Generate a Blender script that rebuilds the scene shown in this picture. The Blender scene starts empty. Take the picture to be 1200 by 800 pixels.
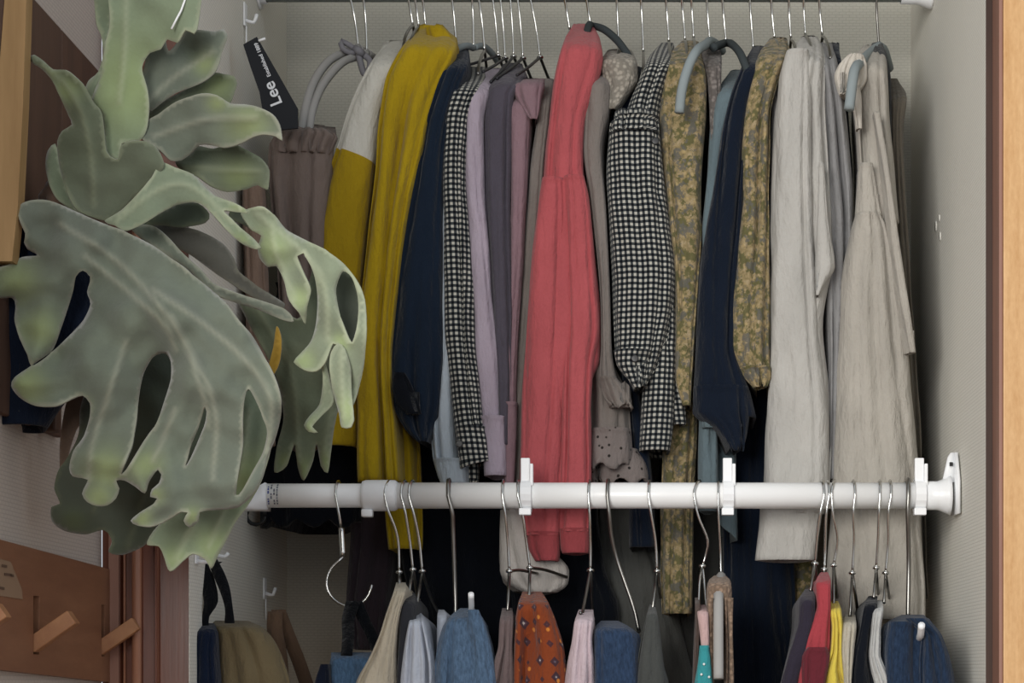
import bpy, bmesh, math, random
from mathutils import Vector, noise
from mathutils.geometry import delaunay_2d_cdt
import numpy as np

# ---------------------------------------------------------------- camera, light, exposure
F, CX, CY, ZC = 2267.0, 750.0, 790.0, 1.0      # focal length in pixels, principal point, camera height
S = bpy.context.scene
C = S.collection
cam = bpy.data.cameras.new('camera'); cam.sensor_width = 36; cam.lens = F/1200*36
cam.shift_x = -(CX-600)/1200; cam.shift_y = (CY-400)/1200
cam.clip_start = .05
camo = bpy.data.objects.new('camera', cam); C.objects.link(camo)
camo.location = (0, 0, ZC); camo.rotation_euler = (math.pi/2, 0, 0)
S.camera = camo

wd = bpy.data.worlds.new('world'); S.world = wd; wd.use_nodes = True
bg = wd.node_tree.nodes['Background']
bg.inputs[0].default_value = (.86, .93, 1.0, 1); bg.inputs[1].default_value = .70

def area(name, loc, target, size, power, col):
    l = bpy.data.lights.new(name, 'AREA'); l.shape = 'RECTANGLE'; l.size, l.size_y = size
    l.energy = power; l.color = col
    o = bpy.data.objects.new(name, l); C.objects.link(o); o.location = loc
    o.rotation_euler = (Vector(target)-Vector(loc)).to_track_quat('-Z', 'Y').to_euler()
area('window_light', (-1.25, -1.0, 1.75), (.15, 2.7, 1.35), (1.8, 1.5), 108, (1, .975, .93))
area('fill_light', (.9, -1.4, 1.9), (-.1, 2.8, 1.3), (1.4, 1.0), 10, (1, .93, .84))  # weak warm fill added from the front right
S.view_settings.view_transform = 'Standard'; S.view_settings.look = 'None'
S.view_settings.gamma = 1; S.view_settings.use_curve_mapping = False
S.view_settings.exposure = 0.0

# ---------------------------------------------------------------- helpers
def P(px, py, Y): return Vector(((px-CX)*Y/F, Y, (CY-py)*Y/F + ZC))
def lin(h):
    c = [int(h[i:i+2], 16)/255 for i in (0, 2, 4)]
    return tuple((v/12.92 if v <= .04045 else ((v+.055)/1.055)**2.4) for v in c) + (1,)
MATS = {}
class NT:
    def __init__(s, name, rough=.8, spec=.3, metal=0):
        s.m = bpy.data.materials.new(name); s.m.use_nodes = True; s.t = s.m.node_tree
        s.b = s.t.nodes['Principled BSDF']
        s.b.inputs['Roughness'].default_value = rough; s.b.inputs['Metallic'].default_value = metal
        s.b.inputs['Specular IOR Level'].default_value = spec
        s.tc = s.t.nodes.new('ShaderNodeTexCoord')
    def n(s, typ, **k):
        nd = s.t.nodes.new('ShaderNode'+typ)
        for a, v in k.items():
            if a in nd.inputs: nd.inputs[a].default_value = v
            else: setattr(nd, a, v)
        return nd
    def l(s, a, b): s.t.links.new(a, b)
    def map(s, src='Object', scale=(1, 1, 1), rot=(0, 0, 0)):
        m = s.n('Mapping'); m.inputs['Scale'].default_value = scale; m.inputs['Rotation'].default_value = rot
        s.l(s.tc.outputs[src], m.inputs[0]); return m.outputs[0]
    def noise(s, vec, scale, detail=3, rough=.5):
        nd = s.n('TexNoise'); nd.inputs['Scale'].default_value = scale; nd.inputs['Detail'].default_value = detail
        nd.inputs['Roughness'].default_value = rough
        s.l(vec, nd.inputs['Vector']); return nd.outputs['Fac']
    def ramp(s, fac, stops, interp='LINEAR'):
        r = s.n('ValToRGB'); cr = r.color_ramp; cr.interpolation = interp
        while len(cr.elements) < len(stops): cr.elements.new(.5)
        for e, (p, c) in zip(cr.elements, stops): e.position = p; e.color = c if len(c) == 4 else lin(c)
        s.l(fac, r.inputs[0]); return r.outputs[0]
    def mix(s, fac, a, b, bt='MIX'):
        m = s.n('Mix', data_type='RGBA', blend_type=bt)
        for i, v in ((0, fac), (6, a), (7, b)):
            if hasattr(v, 'links'): s.l(v, m.inputs[i])
            else: m.inputs[i].default_value = v
        return m.outputs[2]
    def math(s, op, a, b=None):
        m = s.n('Math', operation=op)
        for i, v in ((0, a), (1, b)):
            if v is None: continue
            if hasattr(v, 'links'): s.l(v, m.inputs[i])
            else: m.inputs[i].default_value = v
        return m.outputs[0]
    def bump(s, h, strength=.3, dist=.002):
        b = s.n('Bump'); b.inputs['Strength'].default_value = strength; b.inputs['Distance'].default_value = dist
        s.l(h, b.inputs['Height'])
        if s.b.inputs['Normal'].is_linked: s.l(s.b.inputs['Normal'].links[0].from_socket, b.inputs['Normal'])
        s.l(b.outputs[0], s.b.inputs['Normal'])
    def col(s, c):
        if hasattr(c, 'links'): s.l(c, s.b.inputs['Base Color'])
        else: s.b.inputs['Base Color'].default_value = c
        return s.m
def sc(c, k): return (min(1, c[0]*k), min(1, c[1]*k), min(1, c[2]*k), 1)

def cloth(name, hx, knit=False, pat=None, sheer=0):
    if name in MATS: return MATS[name]
    t = NT(name, .95, .12)
    t.b.inputs['Sheen Weight'].default_value = .12
    c = sc(lin(hx), .86); o = t.map('Object'); uv = t.map('UV')
    big = t.noise(t.map('Object', (1, 1, .35)), 22, 4)
    fine = t.noise(o, 420, 2)
    base = t.mix(t.ramp(big, [(.3, (0, 0, 0, 1)), (.7, (1, 1, 1, 1))]), sc(c, .86), sc(c, 1.08))
    if pat == 'gingham':
        sx = t.n('SeparateXYZ'); t.l(uv, sx.inputs[0]); p = .0079
        a = t.math('GREATER_THAN', t.math('FRACT', t.math('DIVIDE', sx.outputs[0], p)), .5)
        b = t.math('GREATER_THAN', t.math('FRACT', t.math('DIVIDE', sx.outputs[1], p)), .5)
        v = t.math('MULTIPLY', t.math('ADD', a, b), .5)
        base = t.ramp(v, [(0, '0c0f14'), (.34, '3c4042'), (.74, 'b5b2a8')], 'CONSTANT')
    elif pat == 'flower':        # khaki ditsy floral
        n1 = t.noise(uv, 120, 4, .65); n2 = t.noise(t.map('UV', (1, 1, 1), (0, 0, 1)), 55, 4, .7); n3 = t.noise(t.map('UV', (1, 1, 1), (0, 0, 2)), 48, 4, .7)
        base = t.ramp(n1, [(.3, '6f6448'), (.5, '94835f'), (.68, 'a9977a')], 'LINEAR')
        base = t.mix(t.ramp(n2, [(.49, (0, 0, 0, 1)), (.54, (.9, .9, .9, 1))]), base, lin('5c5a3a'))
        base = t.mix(t.ramp(n3, [(.53, (0, 0, 0, 1)), (.57, (.85, .85, .85, 1))]), base, lin('62605a'))
        vo = t.n('TexVoronoi'); vo.inputs['Scale'].default_value = 85; t.l(uv, vo.inputs['Vector'])
        base = t.mix(t.ramp(vo.outputs['Distance'], [(.12, (.8, .8, .8, 1)), (.3, (0, 0, 0, 1))]), base, lin('b09a6e'))
    elif pat == 'rust':
        vo = t.n('TexVoronoi'); vo.inputs['Scale'].default_value = 42; vo.inputs['Randomness'].default_value = .25
        vo.distance = 'MANHATTAN'; t.l(uv, vo.inputs['Vector'])
        base = t.ramp(vo.outputs['Distance'], [(0, 'd8d4cc'), (.09, 'd8d4cc'), (.12, '55586a'), (.22, '2c2c38'), (.36, '2c2c38'), (.4, '824024')], 'LINEAR')
        v2 = t.n('TexVoronoi'); v2.inputs['Scale'].default_value = 42; v2.inputs['Randomness'].default_value = .25
        t.l(t.map('UV', (1, 1, 1), (0, 0, .8)), v2.inputs['Vector'])
        base = t.mix(t.ramp(v2.outputs['Distance'], [(.1, (1, 1, 1, 1)), (.15, (0, 0, 0, 1))]), base, lin('d88a3c'))
        base = t.mix(t.math('MULTIPLY', big, .4), base, lin('7a3418'))
    elif pat == 'eyelet':
        vo = t.n('TexVoronoi'); vo.inputs['Scale'].default_value = 95; t.l(uv, vo.inputs['Vector'])
        base = t.mix(t.ramp(vo.outputs['Distance'], [(.16, (1, 1, 1, 1)), (.24, (0, 0, 0, 1))]), base, lin('2a2624'))
    elif pat == 'mesh':
        vo = t.n('TexVoronoi'); vo.inputs['Scale'].default_value = 170; t.l(uv, vo.inputs['Vector'])
        base = t.mix(t.ramp(vo.outputs['Distance'], [(.3, (0, 0, 0, 1)), (.6, (1, 1, 1, 1))]), base, sc(c, .55))
        t.bump(vo.outputs['Distance'], .8, .002)
    elif pat == 'denim':
        n = t.noise(t.map('UV', (1, .3, 1)), 300, 3, .7)
        base = t.mix(t.ramp(n, [(.35, (0, 0, 0, 1)), (.65, (1, 1, 1, 1))]), sc(c, .75), sc(c, 1.35))
    if knit:
        n = t.noise(o, 260, 3, .7); base = t.mix(.3, base, t.mix(n, sc(c, .7), sc(c, 1.25)))
    t.bump(t.noise(t.map('Object', (1.4, 1.4, .5)), 34, 5, .6), .7, .012)
    t.bump(fine, .3, .0012)
    MATS[name] = t.col(base); return MATS[name]

def plain(name, hx, rough=.5, spec=.5, metal=0, var=.06):
    if name in MATS: return MATS[name]
    t = NT(name, rough, spec, metal); c = lin(hx)
    n = t.noise(t.map('Object'), 30, 4)
    MATS[name] = t.col(t.mix(n, sc(c, 1-var), sc(c, 1+var))); return MATS[name]

def wood(name, h1, h2, rough=.45, sc_=(14, 14, 1.2), spec=.4):
    if name in MATS: return MATS[name]
    t = NT(name, rough, spec)
    v = t.map('Object', sc_); n = t.noise(v, 3.5, 6, .65); n2 = t.noise(t.map('Object', (sc_[0]*6, sc_[1]*6, sc_[2]*3)), 3, 3)
    if h1 == 'bf8e58':      # fine speckled figure of the honey wood
        n = t.math('ADD', t.math('MULTIPLY', n, .6), t.math('MULTIPLY', t.noise(t.map('Object', (60, 60, 22)), 3, 4, .7), .4))
    c = t.ramp(n, [(.3, h1), (.7, h2)]); c = t.mix(t.math('MULTIPLY', n2, .35), c, sc(lin(h1), .8))
    t.bump(n2, .15, .0008)
    MATS[name] = t.col(c); return MATS[name]

def wallpaper(name, hx, ax):
    t = NT(name, .9, .2)
    sx = t.n('SeparateXYZ'); t.l(t.tc.outputs['Object'], sx.inputs[0])
    cx = t.n('CombineXYZ'); t.l(sx.outputs[ax], cx.inputs[0]); t.l(sx.outputs[2], cx.inputs[1])
    b = t.n('TexBrick'); t.l(cx.outputs[0], b.inputs['Vector'])
    b.inputs['Scale'].default_value = 1; b.inputs['Brick Width'].default_value = .011; b.inputs['Row Height'].default_value = .0045
    b.inputs['Mortar Size'].default_value = .0009; b.inputs['Mortar Smooth'].default_value = .6
    c = lin(hx)
    n = t.noise(t.tc.outputs['Object'], 180, 3, .7); n2 = t.noise(t.tc.outputs['Object'], 5, 4)
    base = t.mix(b.outputs['Fac'], t.mix(n, sc(c, .92), sc(c, 1.06)), sc(c, .84))
    base = t.mix(t.math('MULTIPLY', n2, .3), base, sc(c, .85))
    t.bump(t.math('SUBTRACT', 1.0, b.outputs['Fac']), .3, .0008); t.bump(n, .3, .001)
    return t.col(base)

def link(name, me, mat, parent=None, smooth=True):
    me.name = name
    o = bpy.data.objects.new(name, me); C.objects.link(o)
    if mat: me.materials.append(mat)
    if smooth: me.polygons.foreach_set('use_smooth', [True]*len(me.polygons))
    if parent: o.parent = parent
    if parent is not None:
        # parents are unrotated Empties: shift the mesh into their local frame
        off = wloc(parent)
        co = np.empty(len(me.vertices)*3); me.vertices.foreach_get('co', co)
        co = co.reshape(-1, 3)-np.array(off); me.vertices.foreach_set('co', co.ravel()); me.update()
    return o
def wloc(o):
    v = Vector(o.location)
    while o.parent: o = o.parent; v += o.location
    return v
def centre(o):            # put a top-level mesh's origin at its centre
    me = o.data; co = np.empty(len(me.vertices)*3); me.vertices.foreach_get('co', co); co = co.reshape(-1, 3)
    m = (co.min(0)+co.max(0))/2; me.vertices.foreach_set('co', (co-m).ravel()); me.update(); o.location = m
    return o
def tag(o, label, cat, group=None):
    o['label'] = label; o['category'] = cat
    if group: o['group'] = group
    return o
def empty(name, loc, label, cat, group=None):
    o = bpy.data.objects.new(name, None); C.objects.link(o); o.location = loc; o.empty_display_size = .02
    return tag(o, label, cat, group)
def struct(o): o['kind'] = 'structure'; return o
def pyd(v, f):
    me = bpy.data.meshes.new('m'); me.from_pydata([tuple(a) for a in v], [], f); me.update(); return me
def bm_me(bm):
    me = bpy.data.meshes.new('m'); bmesh.ops.recalc_face_normals(bm, faces=bm.faces); bm.to_mesh(me); bm.free(); return me
def box_me(a, b, bev=0, seg=2):
    bm = bmesh.new(); bmesh.ops.create_cube(bm, size=1)
    for v in bm.verts:
        v.co = Vector([(a[i]+b[i])/2 + v.co[i]*(b[i]-a[i]) for i in range(3)])
    if bev: bmesh.ops.bevel(bm, geom=bm.edges[:], offset=bev, segments=seg, affect='EDGES', profile=.5)
    return bm_me(bm)
def spline(pts, step):
    """Catmull-Rom through points (any dimension), resampled."""
    p = [np.array(q, float) for q in pts]
    p = [2*p[0]-p[1]]+p+[2*p[-1]-p[-2]]; out = []
    for i in range(1, len(p)-2):
        n = max(1, int(np.linalg.norm(p[i+1]-p[i])/step))
        for k in range(n):
            t = k/n
            out.append(.5*((2*p[i])+(-p[i-1]+p[i+1])*t+(2*p[i-1]-5*p[i]+4*p[i+1]-p[i+2])*t*t+(-p[i-1]+3*p[i]-3*p[i+1]+p[i+2])*t**3))
    out.append(p[-2]); return out
def wire_me(pts, r, seg=8, smooth=True, step=.006, flat=None):
    """tube along 3D points; r number or list per input point; capped with a rounded end"""
    if isinstance(r, (int, float)): r = [r]*len(pts)
    q = [np.array(list(p)+[rr], float) for p, rr in zip(pts, r)]
    if smooth and len(q) > 2: q = spline(q, step)
    v = []; f = []
    up = Vector((.31, .2, .93)); prev = None
    n = len(q)
    for i in range(n):
        p = Vector(q[i][:3]); d = Vector(q[min(n-1, i+1)][:3])-Vector(q[max(0, i-1)][:3])
        if d.length < 1e-9: d = Vector((0, 0, 1))
        d.normalize()
        a = prev - d*prev.dot(d) if prev else up - d*up.dot(d)
        if a.length < 1e-6: a = Vector((1, 0, 0)) - d*d.x
        a.normalize(); prev = a; b = d.cross(a)
        for k in range(seg):
            t = 2*math.pi*k/seg
            v.append(p + (a*math.cos(t)+b*math.sin(t))*q[i][3])
    for i in range(n-1):
        for k in range(seg):
            f.append((i*seg+k, i*seg+(k+1) % seg, (i+1)*seg+(k+1) % seg, (i+1)*seg+k))
    f.append(tuple(reversed(range(seg)))); f.append(tuple((n-1)*seg+k for k in range(seg)))
    return pyd(v, f)
def lathe_me(prof, org, axis='X', seg=24):
    """prof: list of (along, radius)"""
    v = []; f = []; org = Vector(org)
    for a, r in prof:
        for k in range(seg):
            t = 2*math.pi*k/seg; c, s_ = r*math.cos(t), r*math.sin(t)
            v.append(org + (Vector((a, c, s_)) if axis == 'X' else Vector((c, s_, a)) if axis == 'Z' else Vector((c, a, s_))))
    n = len(prof)
    for i in range(n-1):
        for k in range(seg): f.append((i*seg+k, i*seg+(k+1) % seg, (i+1)*seg+(k+1) % seg, (i+1)*seg+k))
    f.append(tuple(range(seg))); f.append(tuple((n-1)*seg+k for k in reversed(range(seg))))
    bm = bmesh.new(); bm.from_mesh(pyd(v, f)); return bm_me(bm)
def prism_me(poly, d):
    """extrude polygon of 3D points by vector d"""
    n = len(poly); v = [Vector(p) for p in poly]+[Vector(p)+Vector(d) for p in poly]
    f = [tuple(range(n)), tuple(reversed(range(n, 2*n)))]+[(i, i+n, (i+1) % n+n, (i+1) % n) for i in range(n)]
    bm = bmesh.new(); bm.from_mesh(pyd(v, f)); return bm_me(bm)

# ---------------------------------------------------------------- draped cloth tube
YU, YL = 2.87, 2.63          # depth of upper and lower rail
seedn = [0]
def hermite(rows):
    """rows [(py, xl, xr)] -> function py -> (xl, xr), smooth"""
    r = np.array([x[:3] for x in rows], float); y = r[:, 0]
    def slopes(c):
        d = np.diff(c)/np.diff(y); m = np.zeros(len(c)); m[0] = d[0]; m[-1] = d[-1]
        for i in range(1, len(c)-1):
            m[i] = 0 if d[i-1]*d[i] <= 0 else 2*d[i-1]*d[i]/(d[i-1]+d[i])
        return m
    ms = [slopes(r[:, 1]), slopes(r[:, 2])]
    def ev(p):
        i = int(min(max(np.searchsorted(y, p)-1, 0), len(y)-2)); h = y[i+1]-y[i]; t = (p-y[i])/h
        a, b, c_, d = 2*t**3-3*t*t+1, t**3-2*t*t+t, -2*t**3+3*t*t, t**3-t*t
        return [a*r[i, k+1]+b*h*ms[k][i]+c_*r[i+1, k+1]+d*h*ms[k][i+1] for k in (0, 1)]
    return ev
def drape(rows, yc=YU, yf=2.70, yb=3.0, sp=30, nf=3, fa=.009, seed=None, hem=(0, 0), wav=0, nfr=34, wr=1.0, backw=.5, rnd=.03, openend=True, frill=0, flow=.12):
    """closed cloth tube hanging from a rail at depth yc. rows give its near outline in view, top to bottom;
    its near edge hangs at depth yf, its far edge at yb; sp = image height over which shoulders widen to full depth."""
    if seed is None: seedn[0] += 1; seed = seedn[0]
    rows = sorted(rows); py0, py1 = rows[0][0], rows[-1][0]; ev = hermite(rows)
    N = max(10, int((py1-py0)/5)); rnd_ = random.Random(seed*7+1)
    ph = rnd_.random(); dr = rnd_.uniform(-.6, .6)
    V = []; UV = []; ns = 5; nb = 7
    e0 = ev(py0); yA = yc if sp > 0 else yf
    xtop = ((e0[0]+e0[1])/2-CX)*yA/F
    ptop = P(0, py0, yA).z
    rings = []
    for i in range(N+1):
        t = i/N; py = py0+(py1-py0)*t; xl, xr = ev(py)
        s = min(1, (py-py0)/sp) if sp > 0 else 1
        e = math.sin(s*math.pi/2)
        yfr = yc+(yf-yc)*e if sp > 0 else yf; ybr = yc+(yb-yc)*e if sp > 0 else yb
        if i == 0: yfr -= .004; ybr += .004
        k = yfr/F; X0, X1 = (xl-CX)*k, (xr-CX)*k; z = (CY-py)*k+ZC
        hw = max(.002, (X1-X0)/2); xc = (X0+X1)/2; xcb = xc*.5+xtop*.5
        amp = min(1, .25+t*3)
        rd = min(hw*1.2, rnd, (ybr-yfr)*.45)
        hemw = max(0, (t-.8)/.2)
        ring = []
        for j in range(nfr+1):
            th = -math.pi/2+math.pi*j/nfr; sn, cs = math.sin(th), math.cos(th)
            u = .5+.5*sn
            x = xc+hw*math.copysign(abs(sn)**.85, sn); y = yfr+rd*(1-abs(cs)**.8)
            w_ = u*nf+ph+dr*(z-1)*.9+.9*noise.noise(Vector((z*2.2, seed*3.1, u*1.3)))+.55*noise.noise(Vector((u*2.6, z*.9, seed*1.9)))
            g = abs(math.sin(math.pi*w_)); kf = round(w_)
            ak = (.25+1.0*random.Random(kf*31+seed*7).random())*max(.15, .75+1.1*noise.noise(Vector((z*3.5, kf*1.7, seed))))
            edge = min(1, 2.4*abs(cs))
            y += fa*amp*edge*ak*((1-g)**1.7*1.9)*min(1, .35+hw/.03)
            y += wr*(.006*noise.noise(Vector((u*hw*45, z*7, seed*1.7)))+.0022*noise.noise(Vector((u*hw*120, z*26, seed)))) * edge
            x += wr*.0025*noise.noise(Vector((z*12, seed*2.3, 4 if sn > 0 else 9)))*abs(sn)
            if frill: y += frill*hemw*math.sin(u*38+seed)*.5; x += frill*hemw*.3*math.sin(u*23)
            dz = -((1-u)*hem[0]+u*hem[1])*hemw*k - wav*hemw*k*math.sin(u*nf*6.28*.9+seed)
            ring.append(Vector((x, y, z+dz)))
        for q in range(1, ns+1):
            a = q/(ns+1); y = (yfr+rd)*(1-a)+(ybr-.01)*a
            hb = hw*(1-(1-backw)*a)
            ring.append(Vector((xc*(1-a)+xcb*a+hb+.003*noise.noise(Vector((y*25, z*5, seed+.5))), y, z-hem[1]*hemw*k)))
        hb = hw*backw
        for q in range(nb+1):
            a = math.pi*q/nb; ring.append(Vector((xcb+hb*math.cos(a), ybr-.01+.01*math.sin(a)*1.0, z-(hem[0]+hem[1])/2*hemw*k)))
        for q in range(ns, 0, -1):
            a = q/(ns+1); y = (yfr+rd)*(1-a)+(ybr-.01)*a
            hb = hw*(1-(1-backw)*a)
            ring.append(Vector((xc*(1-a)+xcb*a-hb+.003*noise.noise(Vector((y*25, z*5, seed+7.5))), y, z-hem[0]*hemw*k)))
        rings.append(ring)
    if openend:      # turn the hem inwards so that the tube ends hollow
        last = rings[-1]; c = sum(last, Vector())/len(last)
        rings.append([Vector((v.x+(c.x-v.x)*.12, v.y+(c.y-v.y)*.06, v.z-.001)) for v in last])
        rings.append([Vector((v.x+(c.x-v.x)*.22, v.y+(c.y-v.y)*.12, v.z+.03)) for v in last])
    m = len(rings[0]); vd = 0
    for ri, ring in enumerate(rings):
        if ri: vd += (ring[nfr//2]-rings[ri-1][nfr//2]).length
        L = [0]
        for j in range(1, m): L.append(L[-1]+(ring[j]-ring[j-1]).length)
        mid = L[nfr//2]
        for j in range(m): V.append(ring[j]); UV.append((L[j]-mid+.5, vd))
    Fc = []; 
    for i in range(len(rings)-1):
        for j in range(m): Fc.append((i*m+j, (i+1)*m+j, (i+1)*m+(j+1) % m, i*m+(j+1) % m))
    Fc.append(tuple(range(m))); Fc.append(tuple((len(rings)-1)*m+j for j in reversed(range(m))))
    me = pyd(V, Fc); ul = me.uv_layers.new(name='UVMap')
    for p in me.polygons:
        for li in p.loop_indices:
            ul.data[li].uv = UV[me.loops[li].vertex_index]
    return me
def top_of(rows, yc=YU): 
    r = sorted(rows)[0]; return P((r[1]+r[2])/2, r[0], yc)
def garment(name, label, cat, mat, rows, parts=(), group=None, **k):
    """parts: (part_name, material, rows, options[, label])"""
    yc = k.get('yc', YU); split = k.pop('split', None)
    if split:      # colour-blocked: the mesh is cut along the slanted seam into two parts
        e = empty(name, top_of(rows, yc), label, cat, group); me = drape(rows, **k)
        a, b = P(388, 169, 2.715), P(434, 187, 2.715)
        for keep, m_, nm in ((True, mat, 'yoke'), (False, split[0], split[1])):
            bm = bmesh.new(); bm.from_mesh(me)
            nn = Vector((a.z-b.z, 0, b.x-a.x)).normalized()
            bmesh.ops.bisect_plane(bm, geom=bm.verts[:]+bm.edges[:]+bm.faces[:], plane_co=a, plane_no=nn, clear_inner=keep, clear_outer=not keep); m2 = bpy.data.meshes.new('m'); bm.to_mesh(m2); bm.free()
            o = link(nm, m2, m_, e)
            if not keep: o['label'] = split[2]
        return e
    if not parts:
        o = link(name, drape(rows, **k), mat); centre(o); return tag(o, label, cat, group)
    e = empty(name, top_of(rows, yc), label, cat, group)
    link('body', drape(rows, **k), mat, e)
    for p in parts:
        o = link(p[0], drape(p[2], **{**{'yc': yc}, **p[3]}), p[1], e)
        if len(p) > 4: o['label'] = p[4]
    return e

# ---------------------------------------------------------------- the setting
XL, XR, YF, YB, XW = -.566, .434, 2.43, 3.10, -.673
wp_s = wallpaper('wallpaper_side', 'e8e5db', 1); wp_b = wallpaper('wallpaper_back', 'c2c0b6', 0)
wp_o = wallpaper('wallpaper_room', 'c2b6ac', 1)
redwood = wood('red_brown_wood', '5a3326', '804c38', .32)
redwood_l = wood('moulding_wood', '8f6350', 'ad7c60', .3)
groove_shade = wood('groove_shade_brown', '3a2820', '4c352a', .5)
jamb_side = wood('pinkish_brown_wood', '8a6354', '9c7362', .5)
honey = wood('honey_wood', 'bf8e58', 'e6bd8a', .38)
def wall(name, a, b, m): o = link(name, box_me(a, b), m, smooth=False); return struct(o)
wr_ = wall('wall_right', (XR, YF, 0), (XR+.009, YB, 2.4), wp_s)
wall('wall_left', (XL-.02, YF+.001, 0), (XL, YB, 2.4), wp_s)
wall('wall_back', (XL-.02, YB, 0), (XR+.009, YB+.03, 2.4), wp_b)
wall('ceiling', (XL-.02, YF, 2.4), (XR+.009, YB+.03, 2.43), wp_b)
wall('wall_room', (XW-.08, 1.35, 0), (XW, YF-.012, 2.5), wp_o)
wall('wall_front', (.62, YF-.04, 0), (1.6, YF+.03, 2.5), wp_b)
floor_m = wood('floor_wood', '6a4a34', '86603f', .4, (1.2, 14, 14))
wall('floor', (-2.2, -2.2, -.03), (2.2, YB+.03, 0), floor_m)
# flaked spots of plaster on the right closet wall
def on_wall(px, py, X=XR): Y = F*X/(px-CX); return Vector((X, Y, (CY-py)*Y/F+ZC))
white_pl = plain('bare_plaster', 'e4e2da', .8)
for (a, b, r) in ((1097, 266, .0075), (1102, 277, .0055), (1101, 256, .0045)):
    c = on_wall(a, b); rr = random.Random(a)
    poly = [c+Vector((.0005, r*(.7+.6*rr.random())*math.cos(t*.785), r*1.2*(.7+.6*rr.random())*math.sin(t*.785))) for t in range(8)]
    o = link('peeled_spot', prism_me(poly, (-.0016, 0, 0)), white_pl, wr_)
# left door frame, extruded moulding profile (X, Y)
def extrude_z(prof, z0, z1):
    return prism_me([Vector((x, y, z0)) for x, y in prof], (0, 0, z1-z0))
def fx(px): return (px-CX)/933
t1 = [(fx(122), YF), (fx(122), YF-.008), (fx(130), YF-.012), (fx(144), YF-.012), (fx(146), YF-.006), (fx(149), YF-.006),
      (fx(151), YF-.012), (fx(159), YF-.012), (fx(160), YF-.018), (fx(162), YF-.024), (fx(166), YF-.026), (fx(170), YF-.024), (fx(172), YF-.017),
      (fx(184), YF-.013), (fx(186), YF-.019), (fx(188), YF-.019), (fx(189), YF-.004), (fx(221), YF-.002), (fx(221), YF+.001), (fx(206), YF+.03), (fx(122), YF+.03)]
tl = struct(link('trim_1', extrude_z(t1, 0, 2.5), redwood, smooth=False))
link('edge_bead', extrude_z([(fx(131), YF-.0145), (fx(143), YF-.0145), (fx(143), YF-.011), (fx(131), YF-.011)], 0, 2.5), jamb_side, tl, False)
link('moulding', lathe_me([(0, .006), (2.5, .006)], (fx(166), YF-.024, 0), 'Z', 16), redwood_l, tl)
for q in (149.5, 187): link('edge_bead', lathe_me([(0, .0018), (2.5, .0018)], (fx(q), YF-.014, 0), 'Z', 8), redwood_l, tl)
# right jamb: strip with the groove's shade as its colour, inner side, honey front
struct(link('trim_2', box_me((XR+.0092, YF+.002, 0), (XR+.0135, YF+.03, 2.5)), groove_shade, smooth=False))
xr0 = (1163-CX)/F*2.43
j = struct(link('trim_3', box_me((xr0, 2.385, 0), (xr0+.005, 2.435, 2.5), .0015), jamb_side, smooth=False))
struct(link('trim_4', box_me((xr0+.0052, 2.384, 0), (.62, 2.44, 2.5), .001), honey, smooth=False))
struct(link('trim_5', box_me((XR+.0002, YF-.0015, 0), (xr0-.0002, YF-.0002, 2.5)), groove_shade, smooth=False))

# ---------------------------------------------------------------- rails
white = plain('white_enamel', 'f6f6f5', .28, .5, 0, .02)
whitep = plain('white_plastic', 'f2f3f4', .35, .5, 0, .02)
chrome = NT('chrome', .16, .5, 1).col(lin('cfcfcc')); MATS['chrome'] = chrome
steel = NT('dull_steel', .32, .5, 1).col(lin('8a8884')); MATS['steel'] = steel
blackp = plain('black_plastic', '101114', .4)
greyp = plain('grey_flocked', '8b9496', .85, .2); greyd = plain('dark_grey_flocked', '3c4244', .85, .2)
tube_grey = plain('light_grey_flocked', '9c9a97', .85, .2)
dkwire = plain('black_coated_wire', '26262a', .45, .5)
inkb = plain('blue_ink', '2a3f8c', .6); inkg = plain('grey_ink', '6a6e78', .6)

zl = (CY-580.5)*YL/F+ZC; RL = .0180; RT = .0164
X = lambda px, Y=YL: (px-CX)*Y/F
rail = empty('clothes_rail', (X(447), YL, zl), 'long white lower tension rail with clothes hung from it, crossing the closet', 'clothes rail')
link('thin_tube', lathe_me([(X(310), RT), (X(432), RT)], (0, YL, zl)), white, rail)
link('joint_sleeve', lathe_me([(X(424), .017), (X(425), .0195), (X(429), .0212), (X(455), .0214), (X(463), .021), (X(466), .0185)], (0, YL, zl)), whitep, rail)
link('thick_tube', lathe_me([(X(466), .0178), (X(1088), .0178)], (0, YL, zl)), white, rail)
link('lock_lever', box_me((X(425), YL-.016, zl-.030), (X(438), YL+.0, zl-.0195), .002), whitep, rail)
# left end foot
link('left_foot', prism_me([Vector((XL, YL-.020, zl-.020)), Vector((X(314), YL-.020, zl-.020)), Vector((X(314), YL-.020, zl+.016)), Vector((X(307), YL-.020, zl+.012)), Vector((XL+.012, YL-.020, zl-.008))], (0, .04, 0)), whitep, rail)
# right end: cone, bracket
link('end_cone', lathe_me([(X(1083), .0195), (X(1098), .0195), (X(1102), .021), (X(1108), .024), (X(1113), .027)], (0, YL, zl)), whitep, rail)
xb = X(1126); 
br = link('bracket', prism_me([Vector((XR-.003, YL-.028, zl-.026)), Vector((XR-.003, YL+.028, zl-.026)), Vector((XR-.003, YL+.028, zl+.018)), Vector((XR-.003, YL+.008, zl+.058)), Vector((XR-.003, YL-.008, zl+.058)), Vector((XR-.003, YL-.028, zl+.018))], (-.004, 0, 0)), whitep, rail)
link('bracket_rib', prism_me([Vector((XR-.007, YL-.003, zl+.018)), Vector((X(1104), YL-.003, zl+.019)), Vector((XR-.016, YL-.003, zl+.052)), Vector((XR-.012, YL-.003, zl+.058)), Vector((XR-.007, YL-.003, zl+.058))], (0, .006, 0)), whitep, rail)
link('screw_hole', lathe_me([(-.0041, .0028), (0, .0028)], (XR-.010, YL-.007, zl+.042), 'X', 12), blackp, rail)
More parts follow.
